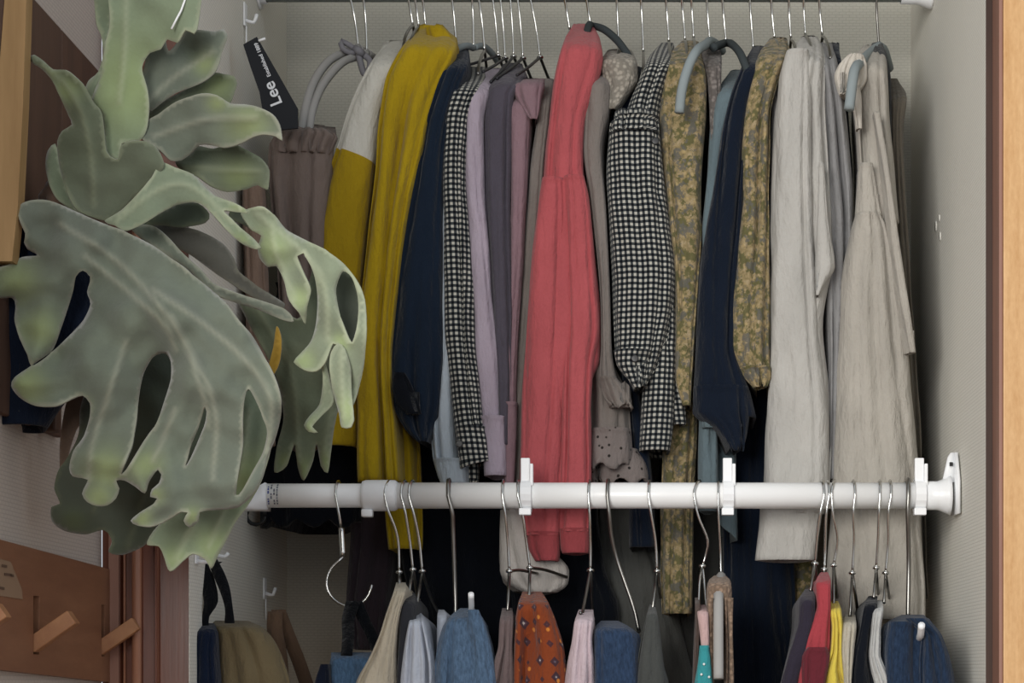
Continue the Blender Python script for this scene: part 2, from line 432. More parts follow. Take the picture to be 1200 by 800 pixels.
# printed label on the thin tube (curved band + rows of small print)
def band(x0, x1, a0, a1, m, name, r=RT+.0003):
    v = []; n = 6
    for k in range(n+1):
        a = math.radians(a0+(a1-a0)*k/n)
        for xx in (x0, x1): v.append((xx, YL-r*math.cos(a), zl+r*math.sin(a)))
    f = [(2*k, 2*k+1, 2*k+3, 2*k+2) for k in range(n)]
    return link(name, pyd(v, f), m, rail)
band(X(310), X(312.2), -60, 50, inkb, 'printed_line')
rp = random.Random(4)
for row in range(4):
    x0 = 316+row*3.4
    a = -50
    while a < 46:
        d = rp.uniform(5, 16)
        if rp.random() < .72: band(X(x0), X(x0+1.7), a, a+d, inkb if row == 0 else inkg, 'printed_mark')
        a += d+4
# white clip-on hooks on the rail
for (px, lab) in ((617, 'white plastic clip on the lower rail below the coral sweater'), (853, 'white plastic clip on the lower rail below the navy lace-edged cardigan'), (1077, 'white plastic clip on the lower rail next to its right end bracket')):
    e = empty('rail_clip', (X(px), YL, zl), lab, 'clip', 'white clips on the lower rail'); w = .0072; x = X(px)
    link('clip_ring', prism_me([Vector((x-w, YL+(.0235)*math.cos(t*math.pi/8), zl+.0225*math.sin(t*math.pi/8))) for t in range(16)], (2*w, 0, 0)), whitep, e, False)
    link('upright_tab', box_me((x-w, YL-.012, zl+.018), (x+w-.002, YL-.004, zl+.050), .0012), whitep, e, False)
    link('lower_lip', box_me((x-w-.002, YL-.021, zl-.028), (x+w, YL-.006, zl-.0185), .0012), whitep, e, False)
    link('side_lug', box_me((x+w-.002, YL-.016, zl+.012), (x+w+.0025, YL-.002, zl+.042), .001), whitep, e, False)

zu = 1.0+(CY+9)*YU/F; RU = .0140
u = empty('clothes_rail', (X(700, YU), YU, zu), 'dark upper rail at the top edge, with the upper row of clothes hung from it', 'clothes rail')
railgrey = plain('rail_grey', '7c8482', .45, .5)
link('tube', lathe_me([(X(300, YU), RU), (X(1062, YU), RU)], (0, YU, zu)), railgrey, u)
link('end_cup', lathe_me([(X(1056, YU), .017), (X(1075, YU), .0175), (XR-.004, .024), (XR-.0005, .024)], (0, YU, zu)), whitep, u)
link('end_cup', lathe_me([(XL+.0005, .024), (XL+.004, .024), (X(305, YU), .017), (X(312, YU), .017)], (0, YU, zu)), whitep, u)

# ---------------------------------------------------------------- hangers
HW = []
def hook_path(pts, Y0, zc, R, wr, upper, tip=None):
    """pts in view from the front of the rail downward"""
    x0 = pts[0][0]; xw = X(x0, Y0); r = R+wr+.0004
    out = []
    x1 = xw if upper else X(pts[1][0], Y0)
    for a in (-35, 0, 35, 70, 95, 120, 145, 168, 186):  # from behind, over the top, to the front
        t = math.radians(a); k = max(0, min(1, (a-85)/80))
        out.append(Vector((xw+(x1-xw)*k, Y0+r*math.cos(t), zc+r*math.sin(t))))
    n = len(pts)
    for i, (px, py) in enumerate(pts):
        if i == 0 or (not upper and i == 1): continue
        k = i/(n-1); Y = Y0-r*max(0, min(1, (652-py)/55)) if not upper else Y0-r*max(0, 1-k*1.6)
        out.append(P(px, py, Y))
    return out
def hanger(label, pts, upper, arms=None, m=None, am=None, ar=.0022, wr=.0019, bead=True, spread=.15, drop=.065, name='clothes_hanger', group=None, thick=None):
    Y0 = YU if upper else YL; zc = zu if upper else zl; R = RU if upper else RL
    pth = hook_path(pts, Y0, zc, R, wr, upper)
    neck = pth[-1]
    e = empty(name, neck, label, 'hanger', group)
    link('hook', wire_me(pth, wr, 8), m or chrome, e)
    if bead: link('collar', lathe_me([(-.0025, .0030), (-.0015, .0050), (.0012, .0050), (.0028, .0028)], neck, 'Z', 14), m or chrome, e)
    am = am or m or steel
    e['group'] = 'hangers on the upper rail' if upper else 'hangers on the lower rail'
    if arms is None:
        d = [(0, -spread, -drop), (0, spread, -drop)]
        for dx, dy, dz in d:
            q = [neck+Vector((0, 0, 0)), neck+Vector((0, dy*.35, dz*.28)), neck+Vector((0, dy*.8, dz*.75)), neck+Vector((0, dy, dz*1.1))]
            link('arm', wire_me(q, ar, 8), am, e)
    else:
        for arm in arms:      # list of (px, py, Y)
            q = [neck]+[P(*a) for a in arm]
            link('arm', wire_me(q, ar, 8), am, e)
    return e

# upper row hangers: hook points in view, then optional arms
def UH(x, y0, x2, y2, lab, **k):
    return hanger(lab, [(x, 2), ((x*.45+x2*.55), y0), (x2, y2)], True, **k)
t_in = [(-3, 0)]
UH(410, 20, 420, 56, 'grey flocked hanger with a bow at its neck, holding taupe trousers', m=chrome, am=tube_grey, ar=.0062, bead=False,
   arms=[[(408, 60, 2.85), (385, 72, 2.81), (366, 100, 2.77), (355, 140, 2.74), (353, 160, 2.735)], [(432, 66, 2.90), (444, 90, 2.93), (452, 120, 2.95)]])
UH(426, 18, 430, 62, 'grey flocked hanger just right of the bow, its curved arm beside the cream yoke', m=chrome, am=tube_grey, ar=.0060, bead=False,
   arms=[[(420, 66, 2.85), (400, 74, 2.81), (378, 100, 2.775), (366, 130, 2.75), (362, 158, 2.74)], [(440, 70, 2.90), (452, 92, 2.93)]])
UH(478, 14, 484, 30, 'chrome hanger hidden inside the cream and mustard sweater', spread=.12, bead=False)
UH(486, 14, 491, 32, 'chrome hanger with shiny hook hidden inside the mustard knit', spread=.12, bead=False)
UH(495, 14, 499, 34, 'chrome hook just right of the mustard knit hook', spread=.12, bead=False)
UH(529, 20, 535, 62, 'chrome hook between mustard knit and navy blouse', spread=.12, bead=False)
UH(553, 12, 555, 56, 'grey arched hanger above the navy blouse', m=chrome, am=greyp, ar=.0050, bead=False,
   arms=[[(545, 54, 2.83), (528, 62, 2.78), (518, 80, 2.74)], [(566, 54, 2.90), (576, 62, 2.93), (583, 72, 2.96)]])
UH(560, 20, 568, 60, 'chrome hook in front of the arched grey hanger', spread=.12, bead=False)
for x, x2, y2, arm, lab in ((577, 584, 65, (518, 84), 'bare-armed chrome hanger, first from the left of the five beaded ones'),
                       (586, 592, 68, (566, 84), 'beaded chrome hanger, second from the left of the five, above the lilac sweater'),
                       (598, 602, 66, (575, 96), 'beaded chrome hanger, middle of the five, above the lilac sweater'),
                       (606, 613, 68, (582, 92), 'beaded chrome hanger, fourth of the five, holding the plum-grey top'),
                       (620, 633, 67, (606, 88), 'beaded chrome hanger, rightmost of the five, holding the dusty pink shirt')):
    UH(x, 26, x2, y2, lab, am=dkwire, ar=.0022, wr=.0016,
       arms=[[(arm[0]*.5+x2*.5, arm[1]*.5+y2*.5+1, 2.80), (arm[0], arm[1], 2.745)], [(x2+7, y2+18, 2.93), (x2+12, y2+30, 2.97)]])
UH(660, 14, 668, 36, 'chrome hook rising from the coral sweater', spread=.12, bead=False)
UH(686, 16, 693, 30, 'dark arched hanger between coral sweater and lace-yoked blouse', m=chrome, am=greyd, ar=.0055, bead=False,
   arms=[[(690, 30, 2.83), (686, 46, 2.78)], [(707, 34, 2.84), (722, 46, 2.82), (733, 60, 2.80), (738, 68, 2.79)]])
UH(722, 18, 725, 56, 'chrome hook above the lace-yoked grey blouse', spread=.11, bead=False, drop=.05)
UH(750, 16, 754, 62, 'chrome hook left of the large gingham shirt', spread=.11, bead=False)
UH(779, 16, 784, 50, 'chrome hook of the large gingham shirt', spread=.12, bead=False)
UH(797, 14, 803, 48, 'chrome hook left of the khaki floral dress hook', spread=.12, bead=False)
UH(809, 14, 813, 46, 'chrome hook above the khaki floral dress', spread=.12, bead=False)
UH(827, 20, 832, 48, 'pale blue-grey arched hanger in front of the khaki floral dress', m=chrome, am=greyp, ar=.0068, bead=False,
   arms=[[(826, 53, 2.76), (816, 60, 2.70), (806, 80, 2.682), (799, 106, 2.677), (796, 132, 2.675)], [(840, 52, 2.92), (846, 60, 2.95)]])
UH(845, 20, 851, 50, 'dark arched hanger behind the teal-grey sleeve', m=chrome, am=greyd, ar=.0058, bead=False,
   arms=[[(845, 52, 2.80), (836, 56, 2.76)], [(858, 52, 2.80), (867, 62, 2.74), (874, 78, 2.72), (879, 92, 2.715)]])
UH(877, 22, 883, 58, 'chrome hook of the navy cardigan', spread=.12, bead=False)
UH(902, 20, 908, 46, 'chrome hook of the floral puff-sleeve blouse', spread=.12, bead=False)
UH(923, 18, 927, 46, 'chrome hook just right of the floral puff-sleeve blouse', spread=.12, bead=False)
UH(940, 12, 944, 42, 'black-necked hook of the white sweatshirt', spread=.12, bead=False)
UH(958, 18, 964, 42, 'chrome hook right of the white sweatshirt top', spread=.12, bead=False)
UH(1025, 18, 1030, 54, 'hook of the off-white linen blouse near the right wall', m=steel, am=greyp, ar=.0072, bead=False,
   arms=[[(1020, 62, 2.83), (1008, 74, 2.72), (1001, 84, 2.67), (995, 128, 2.655)], [(1036, 60, 2.90), (1042, 80, 2.95)]])
bow = plain('grey_ribbon', '77757a', .8)
o = link('ribbon_bow', bm_me((lambda bm: (bmesh.ops.create_icosphere(bm, subdivisions=2, radius=.0001), bm)[1])(bmesh.new())), bow)
bpy.data.objects.remove(o)
def patch(name, pts, Y, m, parent=None, th=.002, sub=0, yfun=None):
    """small cloth or ribbon piece: outline with real thickness at depth Y"""
    pl = [P(a, b, (yfun(a, b) if yfun else Y)) for a, b in pts]
    return link(name, prism_me(pl, (0, th, 0)), m, parent, False)
bw = empty('ribbon_bow', P(418, 58, 2.84), 'grey ribbon bow tied at the hanger neck left of the cream yoke', 'bow')
link('loop', wire_me([P(420, 60, 2.835), P(408, 52, 2.83), P(400, 48, 2.83), P(401, 56, 2.825), P(410, 62, 2.83), P(420, 60, 2.835)], .0042, 8), bow, bw)
link('loop', wire_me([P(420, 60, 2.835), P(422, 72, 2.83), P(428, 88, 2.82), P(434, 72, 2.83), P(420, 60, 2.835)], .0048, 8), bow, bw)
link('knot', wire_me([P(416, 57, 2.832), P(421, 60, 2.828), P(425, 64, 2.832)], .006, 10), bow, bw)

# lower row hangers
def LH(pts, lab, **k): return hanger(lab, pts, False, **k)
LH([(458, 563), (453, 576), (455, 598), (463, 618), (467, 637), (468, 670)], 'chrome hanger of the cream trousers', arms=[[(468, 684, 2.60)], [(470, 684, 2.68)]])
LH([(475, 563), (472, 578), (475, 600), (480, 631), (484, 667)], 'chrome hanger of the charcoal trousers', arms=[[(479, 696, 2.58)], [(492, 715, 2.72)]])
LH([(484, 563), (481, 578), (485, 602), (491, 631), (495, 669)], 'chrome hanger of the pale blue-white shirt', arms=[[(487, 717, 2.57)], [(505, 700, 2.68), (515, 719, 2.72)]])
LH([(526, 562), (527, 578), (530, 600), (531, 621), (533, 680), (534, 722)], 'straight steel hanger stem above the faded blue jeans', m=steel, wr=.0030, bead=False, arms=[[(545, 728, 2.60), (552, 716, 2.53), (552, 696, 2.49)], [(530, 740, 2.7)]], am=whitep, ar=.004)
LH([(590, 563), (590, 580), (592, 602), (595, 634), (597, 669)], 'chrome hanger of the taupe top left of the rust floral shirt', arms=[[(595, 715, 2.58)], [(610, 668, 2.66), (630, 672, 2.70)]])
LH([(607, 562), (608, 574), (613, 606), (617, 636), (621, 665)], 'chrome hanger of the rust floral shirt', arms=[[(620, 700, 2.58)], [(640, 668, 2.68), (664, 676, 2.72)]])
LH([(691, 562), (690, 578), (691, 604), (692, 636), (692, 668)], 'chrome hanger of the pale pink shirt', arms=[[(683, 716, 2.57), (680, 718, 2.53)], [(694, 716, 2.70)]])
LH([(713, 563), (712, 580), (714, 602), (717, 630), (724, 658), (742, 710), (749, 740)], 'bent steel hanger of the blue denim shirt', m=steel, wr=.0026, bead=False, arms=[[(740, 742, 2.58)]])
LH([(761, 563), (760, 580), (763, 602), (768, 634), (770, 669)], 'chrome hanger of the dark olive-grey top', arms=[[(765, 712, 2.58)], [(774, 700, 2.70)]])
LH([(821, 563), (813, 580), (818, 604), (829, 632), (827, 650), (823, 663)], 'chrome hook with a double wire loop above the teal scarf', arms=[[(820, 680, 2.60), (818, 740, 2.56)], [(826, 690, 2.62), (829, 735, 2.60)]], ar=.0018, am=chrome)
LH([(842, 563), (841, 580), (842, 605), (844, 644), (845, 675)], 'slim hook with grey tube hanger inside the fluffy beige knit', m=chrome, wr=.0016, bead=False, am=tube_grey, ar=.0068,
   arms=[[(843, 688, 2.56), (842, 705, 2.49), (842, 795, 2.465)], [(848, 700, 2.70)]])
LH([(963, 563), (964, 580), (961, 602), (958, 626), (955, 660)], 'chrome hanger of the dark plum top', arms=[[(950, 692, 2.58)], [(958, 690, 2.69)]])
LH([(970, 563), (970, 580), (968, 604), (967, 640), (966, 667)], 'chrome hanger of the red shirt', arms=[[(966, 684, 2.60)], [(970, 684, 2.67)]])
LH([(979, 565), (973, 580), (976, 602), (981, 625), (981, 640), (977, 662)], 'chrome hanger of the yellow top', arms=[[(977, 708, 2.58)], [(981, 700, 2.69)]])
LH([(1000, 563), (1000, 580), (1000, 602), (1001, 632), (999, 671)], 'chrome hanger of the cream knit', arms=[[(996, 722, 2.58)], [(1006, 724, 2.66)]])
LH([(1031, 563), (1029, 580), (1030, 602), (1029, 632), (1027, 665)], 'chrome hanger of the black top', arms=[[(1024, 700, 2.58)], [(1029, 696, 2.69)]])
LH([(1043, 563), (1042, 580), (1041, 602), (1041, 634), (1038, 671)], 'chrome hanger of the white sweater', arms=[[(1036, 706, 2.58)], [(1042, 700, 2.69)]])
LH([(1064, 562), (1062, 580), (1064, 602), (1065, 660), (1064, 724)], 'straight steel hanger stem above the dark navy jeans', m=steel, wr=.0032, bead=False, am=whitep, ar=.0046, arms=[[(1072, 750, 2.56), (1078, 746, 2.47), (1080, 732, 2.435)]])
# chrome S-hook with a bag
sh = empty('swivel_hook', P(401, 634, YL), 'chrome swivel hook hanging from the left of the rail with a black strap', 'hook')
link('hook', wire_me(hook_path([(397, 563), (396, 580), (397, 600), (400, 618)], YL, zl, RL, .0018, False), .0018), chrome, sh)
link('ferrule', wire_me([P(400, 618, YL), P(401, 635, YL), P(402, 652, YL)], .0042, 12), chrome, sh)
link('open_ring', wire_me([P(402, 652, YL), P(396, 658, YL), P(388, 666, YL), P(383, 679, YL), P(384, 691, YL), P(391, 702, YL), P(402, 709, YL-.004), P(414, 711, YL-.004), P(424, 706, YL), P(432, 697, YL), P(436, 685, YL)], .0019), chrome, sh)

# ---------------------------------------------------------------- upper clothes
must = cloth('mustard_knit', 'b0941a', True); must2 = cloth('mustard_knit_panel', 'a88c1a', True); cream = cloth('cream_knit', 'cfccc2', True)
navy = cloth('navy_cotton', '182434'); ging = cloth('black_white_gingham', 'ffffff', pat='gingham')
lilac = cloth('lilac_jersey', 'b0a3b0'); plum = cloth('plum_grey_jersey', '55505a'); rose = cloth('dusty_pink_cotton', '93777e')
taup = cloth('taupe_cotton', '857d77'); coral = cloth('coral_fleece', 'bc5c60', True); coralr = cloth('coral_rib', 'a44c50', True)
taupe_p = cloth('taupe_trouser', '7d6f68'); pblue = cloth('pale_blue_cotton', 'b9c3cc')
meshy = cloth('beige_mesh', 'b5ada0', pat='mesh'); eyelet = cloth('grey_eyelet', '857b77', pat='eyelet')
dark = cloth('black_cotton', '0f131b'); dnavy = cloth('deep_navy_knit', '141d2c', True)
flow = cloth('khaki_floral', 'ffffff', pat='flower'); teal = cloth('teal_grey_jersey', '6c7c82')
offw = cloth('off_white_fleece', 'c1beb8'); linen = cloth('off_white_linen', 'b8b2a8'); greyk = cloth('blue_grey_jersey', '959494')
smoke = cloth('smoke_grey', '6d6a66'); choc = cloth('dark_brown_cotton', '3b3238'); ggrey = cloth('green_grey_cotton', '5c5d5a')

# long dark things at the back first
B = dict(yf=2.84, yb=3.06)
garment('trousers', 'dark brown-plum trousers hanging behind the rail left of the mustard knit', 'trousers', choc,
        [(100, 462, 486), (300, 415, 462), (480, 388, 452), (560, 394, 458), (620, 408, 462), (700, 402, 452), (760, 412, 446)], nf=2, **B)
garment('long_skirt', 'black long skirt behind the rail under the mustard knit and checked shirt', 'skirt', dark,
        [(90, 500, 540), (300, 480, 560), (560, 462, 590), (640, 466, 600), (720, 480, 625), (860, 486, 650)], nf=4, **B)
garment('long_dress', 'black skirt with a pointed hem behind the coral sweater', 'skirt', dark,
        [(90, 650, 680), (400, 625, 690), (600, 612, 700), (660, 600, 708), (715, 596, 726), (760, 600, 715), (782, 604, 650)], nf=3, yf=2.83, yb=3.05)
garment('long_dress', 'green-grey dress hanging behind the bent steel hanger', 'dress', ggrey,
        [(100, 716, 738), (400, 704, 752), (600, 700, 770), (700, 706, 792), (860, 700, 830)], nf=4, yf=2.87, yb=3.06, yc=2.96)
garment('long_dress', 'smoke-grey dress behind the teal scarf and fluffy knit', 'dress', cloth('dark_smoke', '3f3f3d'),
        [(100, 800, 828), (400, 780, 846), (600, 770, 866), (720, 768, 872), (860, 770, 880)], nf=4, yf=2.90, yb=3.07, yc=2.98)
garment('long_dress', 'black-navy long dress behind the white sweatshirt cuff', 'dress', dnavy,
        [(100, 862, 900), (300, 850, 915), (500, 848, 925), (700, 848, 934), (860, 850, 940)], nf=4, **B)
garment('long_skirt', 'khaki floral skirt end between black-navy dress and dark plum top', 'skirt', flow,
        [(300, 930, 950), (600, 918, 962), (700, 918, 958), (738, 920, 950)], nf=2, yf=2.88, yb=3.05)
garment('dark_jacket', 'black garment behind the fern, its wavy hem above the left wall hooks', 'jacket', dark,
        [(330, 322, 372), (450, 305, 410), (560, 300, 416), (612, 300, 420)], nf=4, yf=2.80, yb=3.04, wav=5, frill=.004)

# left: trousers on the flocked hangers
garment('trousers', 'taupe trousers with gathered waist hung from grey flocked hangers', 'trousers', taupe_p,
        [(148, 322, 392), (165, 312, 388), (190, 310, 386), (280, 318, 384), (400, 326, 372), (520, 330, 372)],
        parts=[('gathered_waist', taupe_p, [(146, 330, 380), (154, 318, 392), (166, 312, 388), (176, 315, 384)], dict(sp=4, yf=2.695, yb=2.83, nf=7, fa=.012, frill=.004))],
        sp=4, yf=2.70, yb=2.82, nf=3, fa=.012)
garment('trousers', 'narrow taupe-brown trouser leg beside the fern, left of the gathered-waist trousers', 'trousers', cloth('taupe_brown', '8a7466'),
        [(186, 284, 306), (230, 282, 308), (330, 284, 312), (420, 286, 318), (520, 290, 320)], sp=3, yf=2.70, yb=2.80, nf=2)

garment('sweater', 'colour-block sweater with cream yoke and mustard sleeve', 'sweater', cream,
        [(48, 448, 482), (60, 436, 478), (90, 420, 462), (130, 404, 446), (176, 389, 438), (200, 380, 434), (240, 369, 430), (280, 357, 426), (330, 350, 422), (420, 348, 418), (520, 352, 414)],
        yf=2.712, yb=2.92, nf=2, fa=.006, split=(must2, 'mustard_sleeve', 'mustard yellow lower sleeve'))
garment('sweater', 'mustard yellow knit sweater right of the cream-yoked one', 'sweater', must,
        [(28, 492, 518), (40, 476, 534), (60, 462, 530), (90, 448, 516), (140, 440, 500), (180, 437, 492), (260, 430, 474), (340, 420, 464), (370, 418, 460), (410, 416, 456), (450, 415, 458), (500, 415, 462), (562, 416, 466)],
        parts=[('back_panel', must, [(300, 440, 474), (430, 440, 466), (500, 442, 480), (515, 444, 489), (600, 448, 492), (642, 452, 492)], dict(sp=0, yf=2.765, yb=3.0, nf=3)),
               ('neck_fold', must, [(30, 498, 522), (50, 500, 536), (90, 500, 528), (160, 490, 508), (250, 470, 484)], dict(sp=0, yf=2.765, yb=2.96, nf=1))],
        yf=2.695, yb=2.98, nf=3, fa=.013)
garment('blouse', 'navy blue blouse with an open hanging cuff beside the mustard sweater', 'blouse', navy,
        [(52, 532, 548), (66, 522, 550), (100, 506, 538), (150, 490, 524), (220, 478, 519), (300, 466, 518), (360, 459, 518), (420, 454, 517), (470, 458, 514), (500, 472, 506), (516, 488, 500)],
        parts=[('cuff_shade', dark, [(436, 462, 474), (450, 459, 482), (470, 463, 490), (484, 476, 494)], dict(sp=0, yf=2.694, yb=2.72, nf=1, fa=.002, wr=.3, rnd=.004), 'dark patch for the shade inside the open cuff')],  # solid dark piece, its colour stands in for shade inside the cuff
        yf=2.705, yb=2.99, nf=3, fa=.008)
garment('shirt', 'pale blue-white shirt seen only as a slim edge and cuff left of small gingham shirt', 'shirt', pblue,
        [(118, 526, 540), (130, 519, 534), (180, 517, 530), (300, 518, 530), (400, 516, 534), (450, 508, 538), (500, 503, 542), (530, 504, 545), (558, 511, 546)],
        parts=[('cuff', pblue, [(536, 505, 546), (548, 508, 548), (566, 514, 548)], dict(sp=0, yf=2.716, yb=2.80, nf=1, fa=.003))],
        yf=2.722, yb=2.96, nf=2, fa=.01)
garment('shirt', 'narrow black and white gingham shirt with buttoned cuff between navy blouse and lilac sweater', 'shirt', ging,
        [(78, 534, 570), (86, 530, 574), (110, 524, 560), (140, 520, 549), (200, 518, 545), (300, 518, 552), (380, 519, 557), (430, 524, 560), (490, 531, 566), (520, 534, 573), (540, 537, 573)],
        parts=[('cuff', ging, [(498, 532, 568), (520, 534, 573), (541, 538, 575)], dict(sp=0, yf=2.70, yb=2.78, nf=1, fa=.003, hem=(6, -4), wr=.5)),
               ('inner_hem', ging, [(535, 542, 562), (566, 546, 561)], dict(sp=0, yf=2.74, yb=2.80, nf=1, frill=.004))],
        yf=2.706, yb=2.97, nf=2, fa=.006, hem=(6, -4))
garment('sweater', 'pale lilac sweater with ribbed cuff right of the narrow gingham shirt', 'sweater', lilac,
        [(80, 562, 592), (92, 552, 584), (110, 545, 572), (140, 545, 566), (220, 545, 567), (300, 550, 573), (400, 556, 581), (486, 562, 590), (520, 564, 591)],
        parts=[('cuff', lilac, [(486, 562, 591), (500, 563, 592), (556, 566, 593)], dict(sp=0, yf=2.708, yb=2.78, nf=1, fa=.003, wr=.5))],
        yf=2.714, yb=2.96, nf=1, fa=.006)
garment('cardigan', 'plum-grey jersey top between lilac sweater and dusty pink shirt', 'top', plum,
        [(74, 590, 612), (84, 578, 618), (110, 567, 602), (160, 566, 599), (250, 568, 598), (340, 574, 598), (400, 578, 599), (450, 582, 598), (520, 584, 596)],
        yf=2.718, yb=2.96, nf=2, fa=.007)
garment('shirt', 'dusty pink collared shirt just left of the coral sweater', 'shirt', rose,
        [(94, 608, 634), (104, 598, 630), (130, 596, 622), (200, 598, 617), (300, 597, 613), (400, 589, 606), (480, 588, 604), (562, 590, 602)],
        parts=[('collar', rose, [(92, 604, 638), (99, 600, 637), (112, 604, 634), (126, 612, 632), (138, 621, 629)], dict(sp=6, yc=2.78, yf=2.722, yb=2.80, nf=2, fa=.006, wr=.8)),
               ('cuff', rose, [(470, 590, 606), (520, 590, 604), (572, 592, 602)], dict(sp=0, yf=2.72, yb=2.78, nf=1, fa=.002, wr=.4))],
        yf=2.728, yb=2.96, nf=1, fa=.006)
garment('blouse', 'taupe-grey top showing as a slim strip against the coral sweater', 'top', taup,
        [(92, 632, 650), (130, 628, 646), (200, 620, 640), (300, 612, 634), (400, 605, 628), (500, 599, 620), (600, 586, 625), (650, 584, 640), (680, 588, 650), (692, 600, 648)],
        parts=[('hem_band', cloth('light_taupe_rib', 'c9c2bb', True), [(596, 585, 626), (640, 584, 645), (668, 584, 666), (684, 596, 664), (693, 612, 652)], dict(sp=0, yf=2.712, yb=2.85, nf=2, fa=.003, wr=.5))],
        yf=2.745, yb=2.95, nf=2, fa=.006)
garment('sweater', 'coral red fleece sweater with ribbed cuffs in the middle of the upper row', 'sweater', coral,
        [(28, 672, 694), (38, 662, 702), (60, 654, 706), (90, 648, 700), (140, 642, 686), (190, 636, 684), (260, 630, 694), (330, 624, 700), (380, 620, 704), (420, 616, 702), (445, 614, 692), (560, 612, 692), (600, 612, 690)],
        parts=[('sleeve', coral, [(206, 634, 660), (230, 630, 664), (320, 621, 664), (420, 613, 662), (500, 609, 660), (580, 608, 657), (626, 613, 656)], dict(sp=0, yf=2.688, yb=2.75, nf=2, fa=.007)),
               ('sleeve', coral, [(204, 661, 684), (230, 662, 690), (320, 662, 698), (380, 661, 702), (430, 659, 694), (500, 657, 692), (580, 655, 692), (622, 654, 691)], dict(sp=0, yf=2.686, yb=2.75, nf=2, fa=.008)),
               ('cuff', coralr, [(622, 616, 655), (640, 618, 656), (656, 626, 655)], dict(sp=0, yf=2.690, yb=2.75, nf=1, fa=.003, wr=.5, hem=(0, 0))),
               ('cuff', coralr, [(618, 655, 691), (640, 656, 691), (647, 658, 690)], dict(sp=0, yf=2.688, yb=2.745, nf=1, fa=.003, wr=.5))],
        yf=2.698, yb=2.97, nf=3, fa=.009)
garment('blouse', 'grey blouse with beige mesh yoke and eyelet lace hem right of the coral sweater', 'blouse', taup,
        [(70, 702, 722), (84, 690, 716), (120, 684, 714), (170, 684, 706), (250, 694, 710), (330, 702, 714), (400, 704, 716), (440, 702, 722), (462, 708, 736), (476, 716, 742)],
        parts=[('mesh_yoke', meshy, [(58, 712, 740), (66, 702, 748), (86, 706, 748), (100, 712, 740), (126, 714, 722)], dict(sp=12, yf=2.715, yb=2.95, nf=1, fa=.003)),
               ('body_panel', taup, [(420, 694, 716), (470, 692, 738), (530, 690, 741)], dict(sp=0, yf=2.728, yb=2.9, nf=2)),
               ('lace_hem', eyelet, [(500, 692, 740), (530, 690, 741), (545, 690, 738)], dict(sp=0, yf=2.720, yb=2.88, nf=2, wav=4, fa=.006, frill=.004)),
               ('lace_hem', eyelet, [(524, 692, 748), (545, 690, 760), (564, 692, 762)], dict(sp=0, yf=2.738, yb=2.9, nf=3, wav=5, fa=.006, frill=.005)),
               ('cuff_frill', taup, [(440, 702, 722), (460, 706, 738), (474, 714, 742)], dict(sp=0, yf=2.70, yb=2.74, nf=2, wav=4, fa=.004, frill=.006))],
        yf=2.708, yb=2.96, nf=2, fa=.007)
garment('cardigan', 'navy-black top showing as a dark wedge between mesh yoke and large gingham shirt', 'top', dnavy,
        [(78, 736, 752), (100, 722, 746), (135, 713, 738), (300, 712, 730), (450, 728, 748), (560, 736, 764), (640, 738, 768)], yf=2.755, yb=2.97, nf=2)
garment('shirt', 'wide black and white gingham shirt with gathered shoulder right of the mesh-yoked blouse', 'shirt', ging,
        [(50, 774, 790), (60, 762, 792), (90, 748, 784), (120, 736, 776), (145, 728, 774), (160, 722, 776)],
        parts=[('sleeve', ging, [(138, 716, 772), (150, 713, 774), (200, 711, 779), (260, 713, 786), (320, 716, 792), (380, 718, 786), (420, 722, 774), (440, 736, 762), (451, 742, 756)], dict(sp=0, yf=2.695, yb=2.79, nf=4, fa=.008, rnd=.04)),
               ('shoulder_ruffle', ging, [(132, 722, 770), (140, 714, 772), (150, 713, 773)], dict(sp=0, yf=2.688, yb=2.78, nf=8, fa=.008, frill=.006, wr=.5)),
               ('cuff', ging, [(408, 719, 764), (424, 722, 758), (440, 733, 754), (453, 744, 751)], dict(sp=0, yf=2.687, yb=2.73, nf=1, fa=.003, wr=.5)),
               ('shirt_tail', ging, [(330, 768, 790), (390, 758, 793), (440, 754, 792), (500, 750, 789), (526, 749, 786)], dict(sp=0, yf=2.715, yb=2.84, nf=2, fa=.008, wr=.8)),
               ('shirt_tail', ging, [(440, 780, 798), (480, 786, 804), (496, 790, 804)], dict(sp=0, yf=2.735, yb=2.8, nf=1, fa=.004))],
        yf=2.715, yb=2.97, nf=2, fa=.006)
garment('dress', 'long khaki floral dress reaching below the rail, left of the navy cardigan', 'dress', flow,
        [(48, 798, 818), (58, 784, 824), (90, 776, 828), (130, 773, 828), (190, 776, 824), (250, 783, 822), (310, 789, 820), (380, 792, 816), (440, 792, 812), (474, 800, 810)],
        parts=[('skirt', flow, [(300, 792, 818), (400, 786, 816), (500, 778, 818), (600, 774, 814), (718, 776, 812)], dict(sp=0, yf=2.775, yb=2.95, nf=3, fa=.01))],
        yf=2.712, yb=2.96, nf=3, fa=.009)
garment('scarf', 'taupe mesh scarf draped over the pale blue-grey arched hanger', 'scarf', cloth('taupe_mesh', '8d8580', pat='mesh'),
        [(50, 824, 842), (60, 823, 845), (90, 828, 846), (130, 832, 845), (200, 833, 843), (300, 826, 838)], yf=2.73, yb=2.9, nf=2, fa=.005)
garment('sweatshirt', 'teal-grey top between khaki dress and navy cardigan, cuff below the cardigan hem', 'top', teal,
        [(82, 856, 874), (92, 846, 872), (120, 836, 862), (170, 830, 852), (240, 825, 842), (272, 823, 838), (400, 824, 834), (500, 822, 838)],
        parts=[('cuff', teal, [(480, 820, 841), (552, 818, 842), (598, 820, 840)], dict(sp=0, yf=2.735, yb=2.80, nf=1, fa=.003, wr=.4)),
               ('shirt_tail', teal, [(480, 836, 862), (560, 840, 864), (622, 842, 864)], dict(sp=0, yf=2.79, yb=2.9, nf=1, fa=.004, hem=(-10, 10)))],
        yf=2.722, yb=2.93, nf=2, fa=.007)
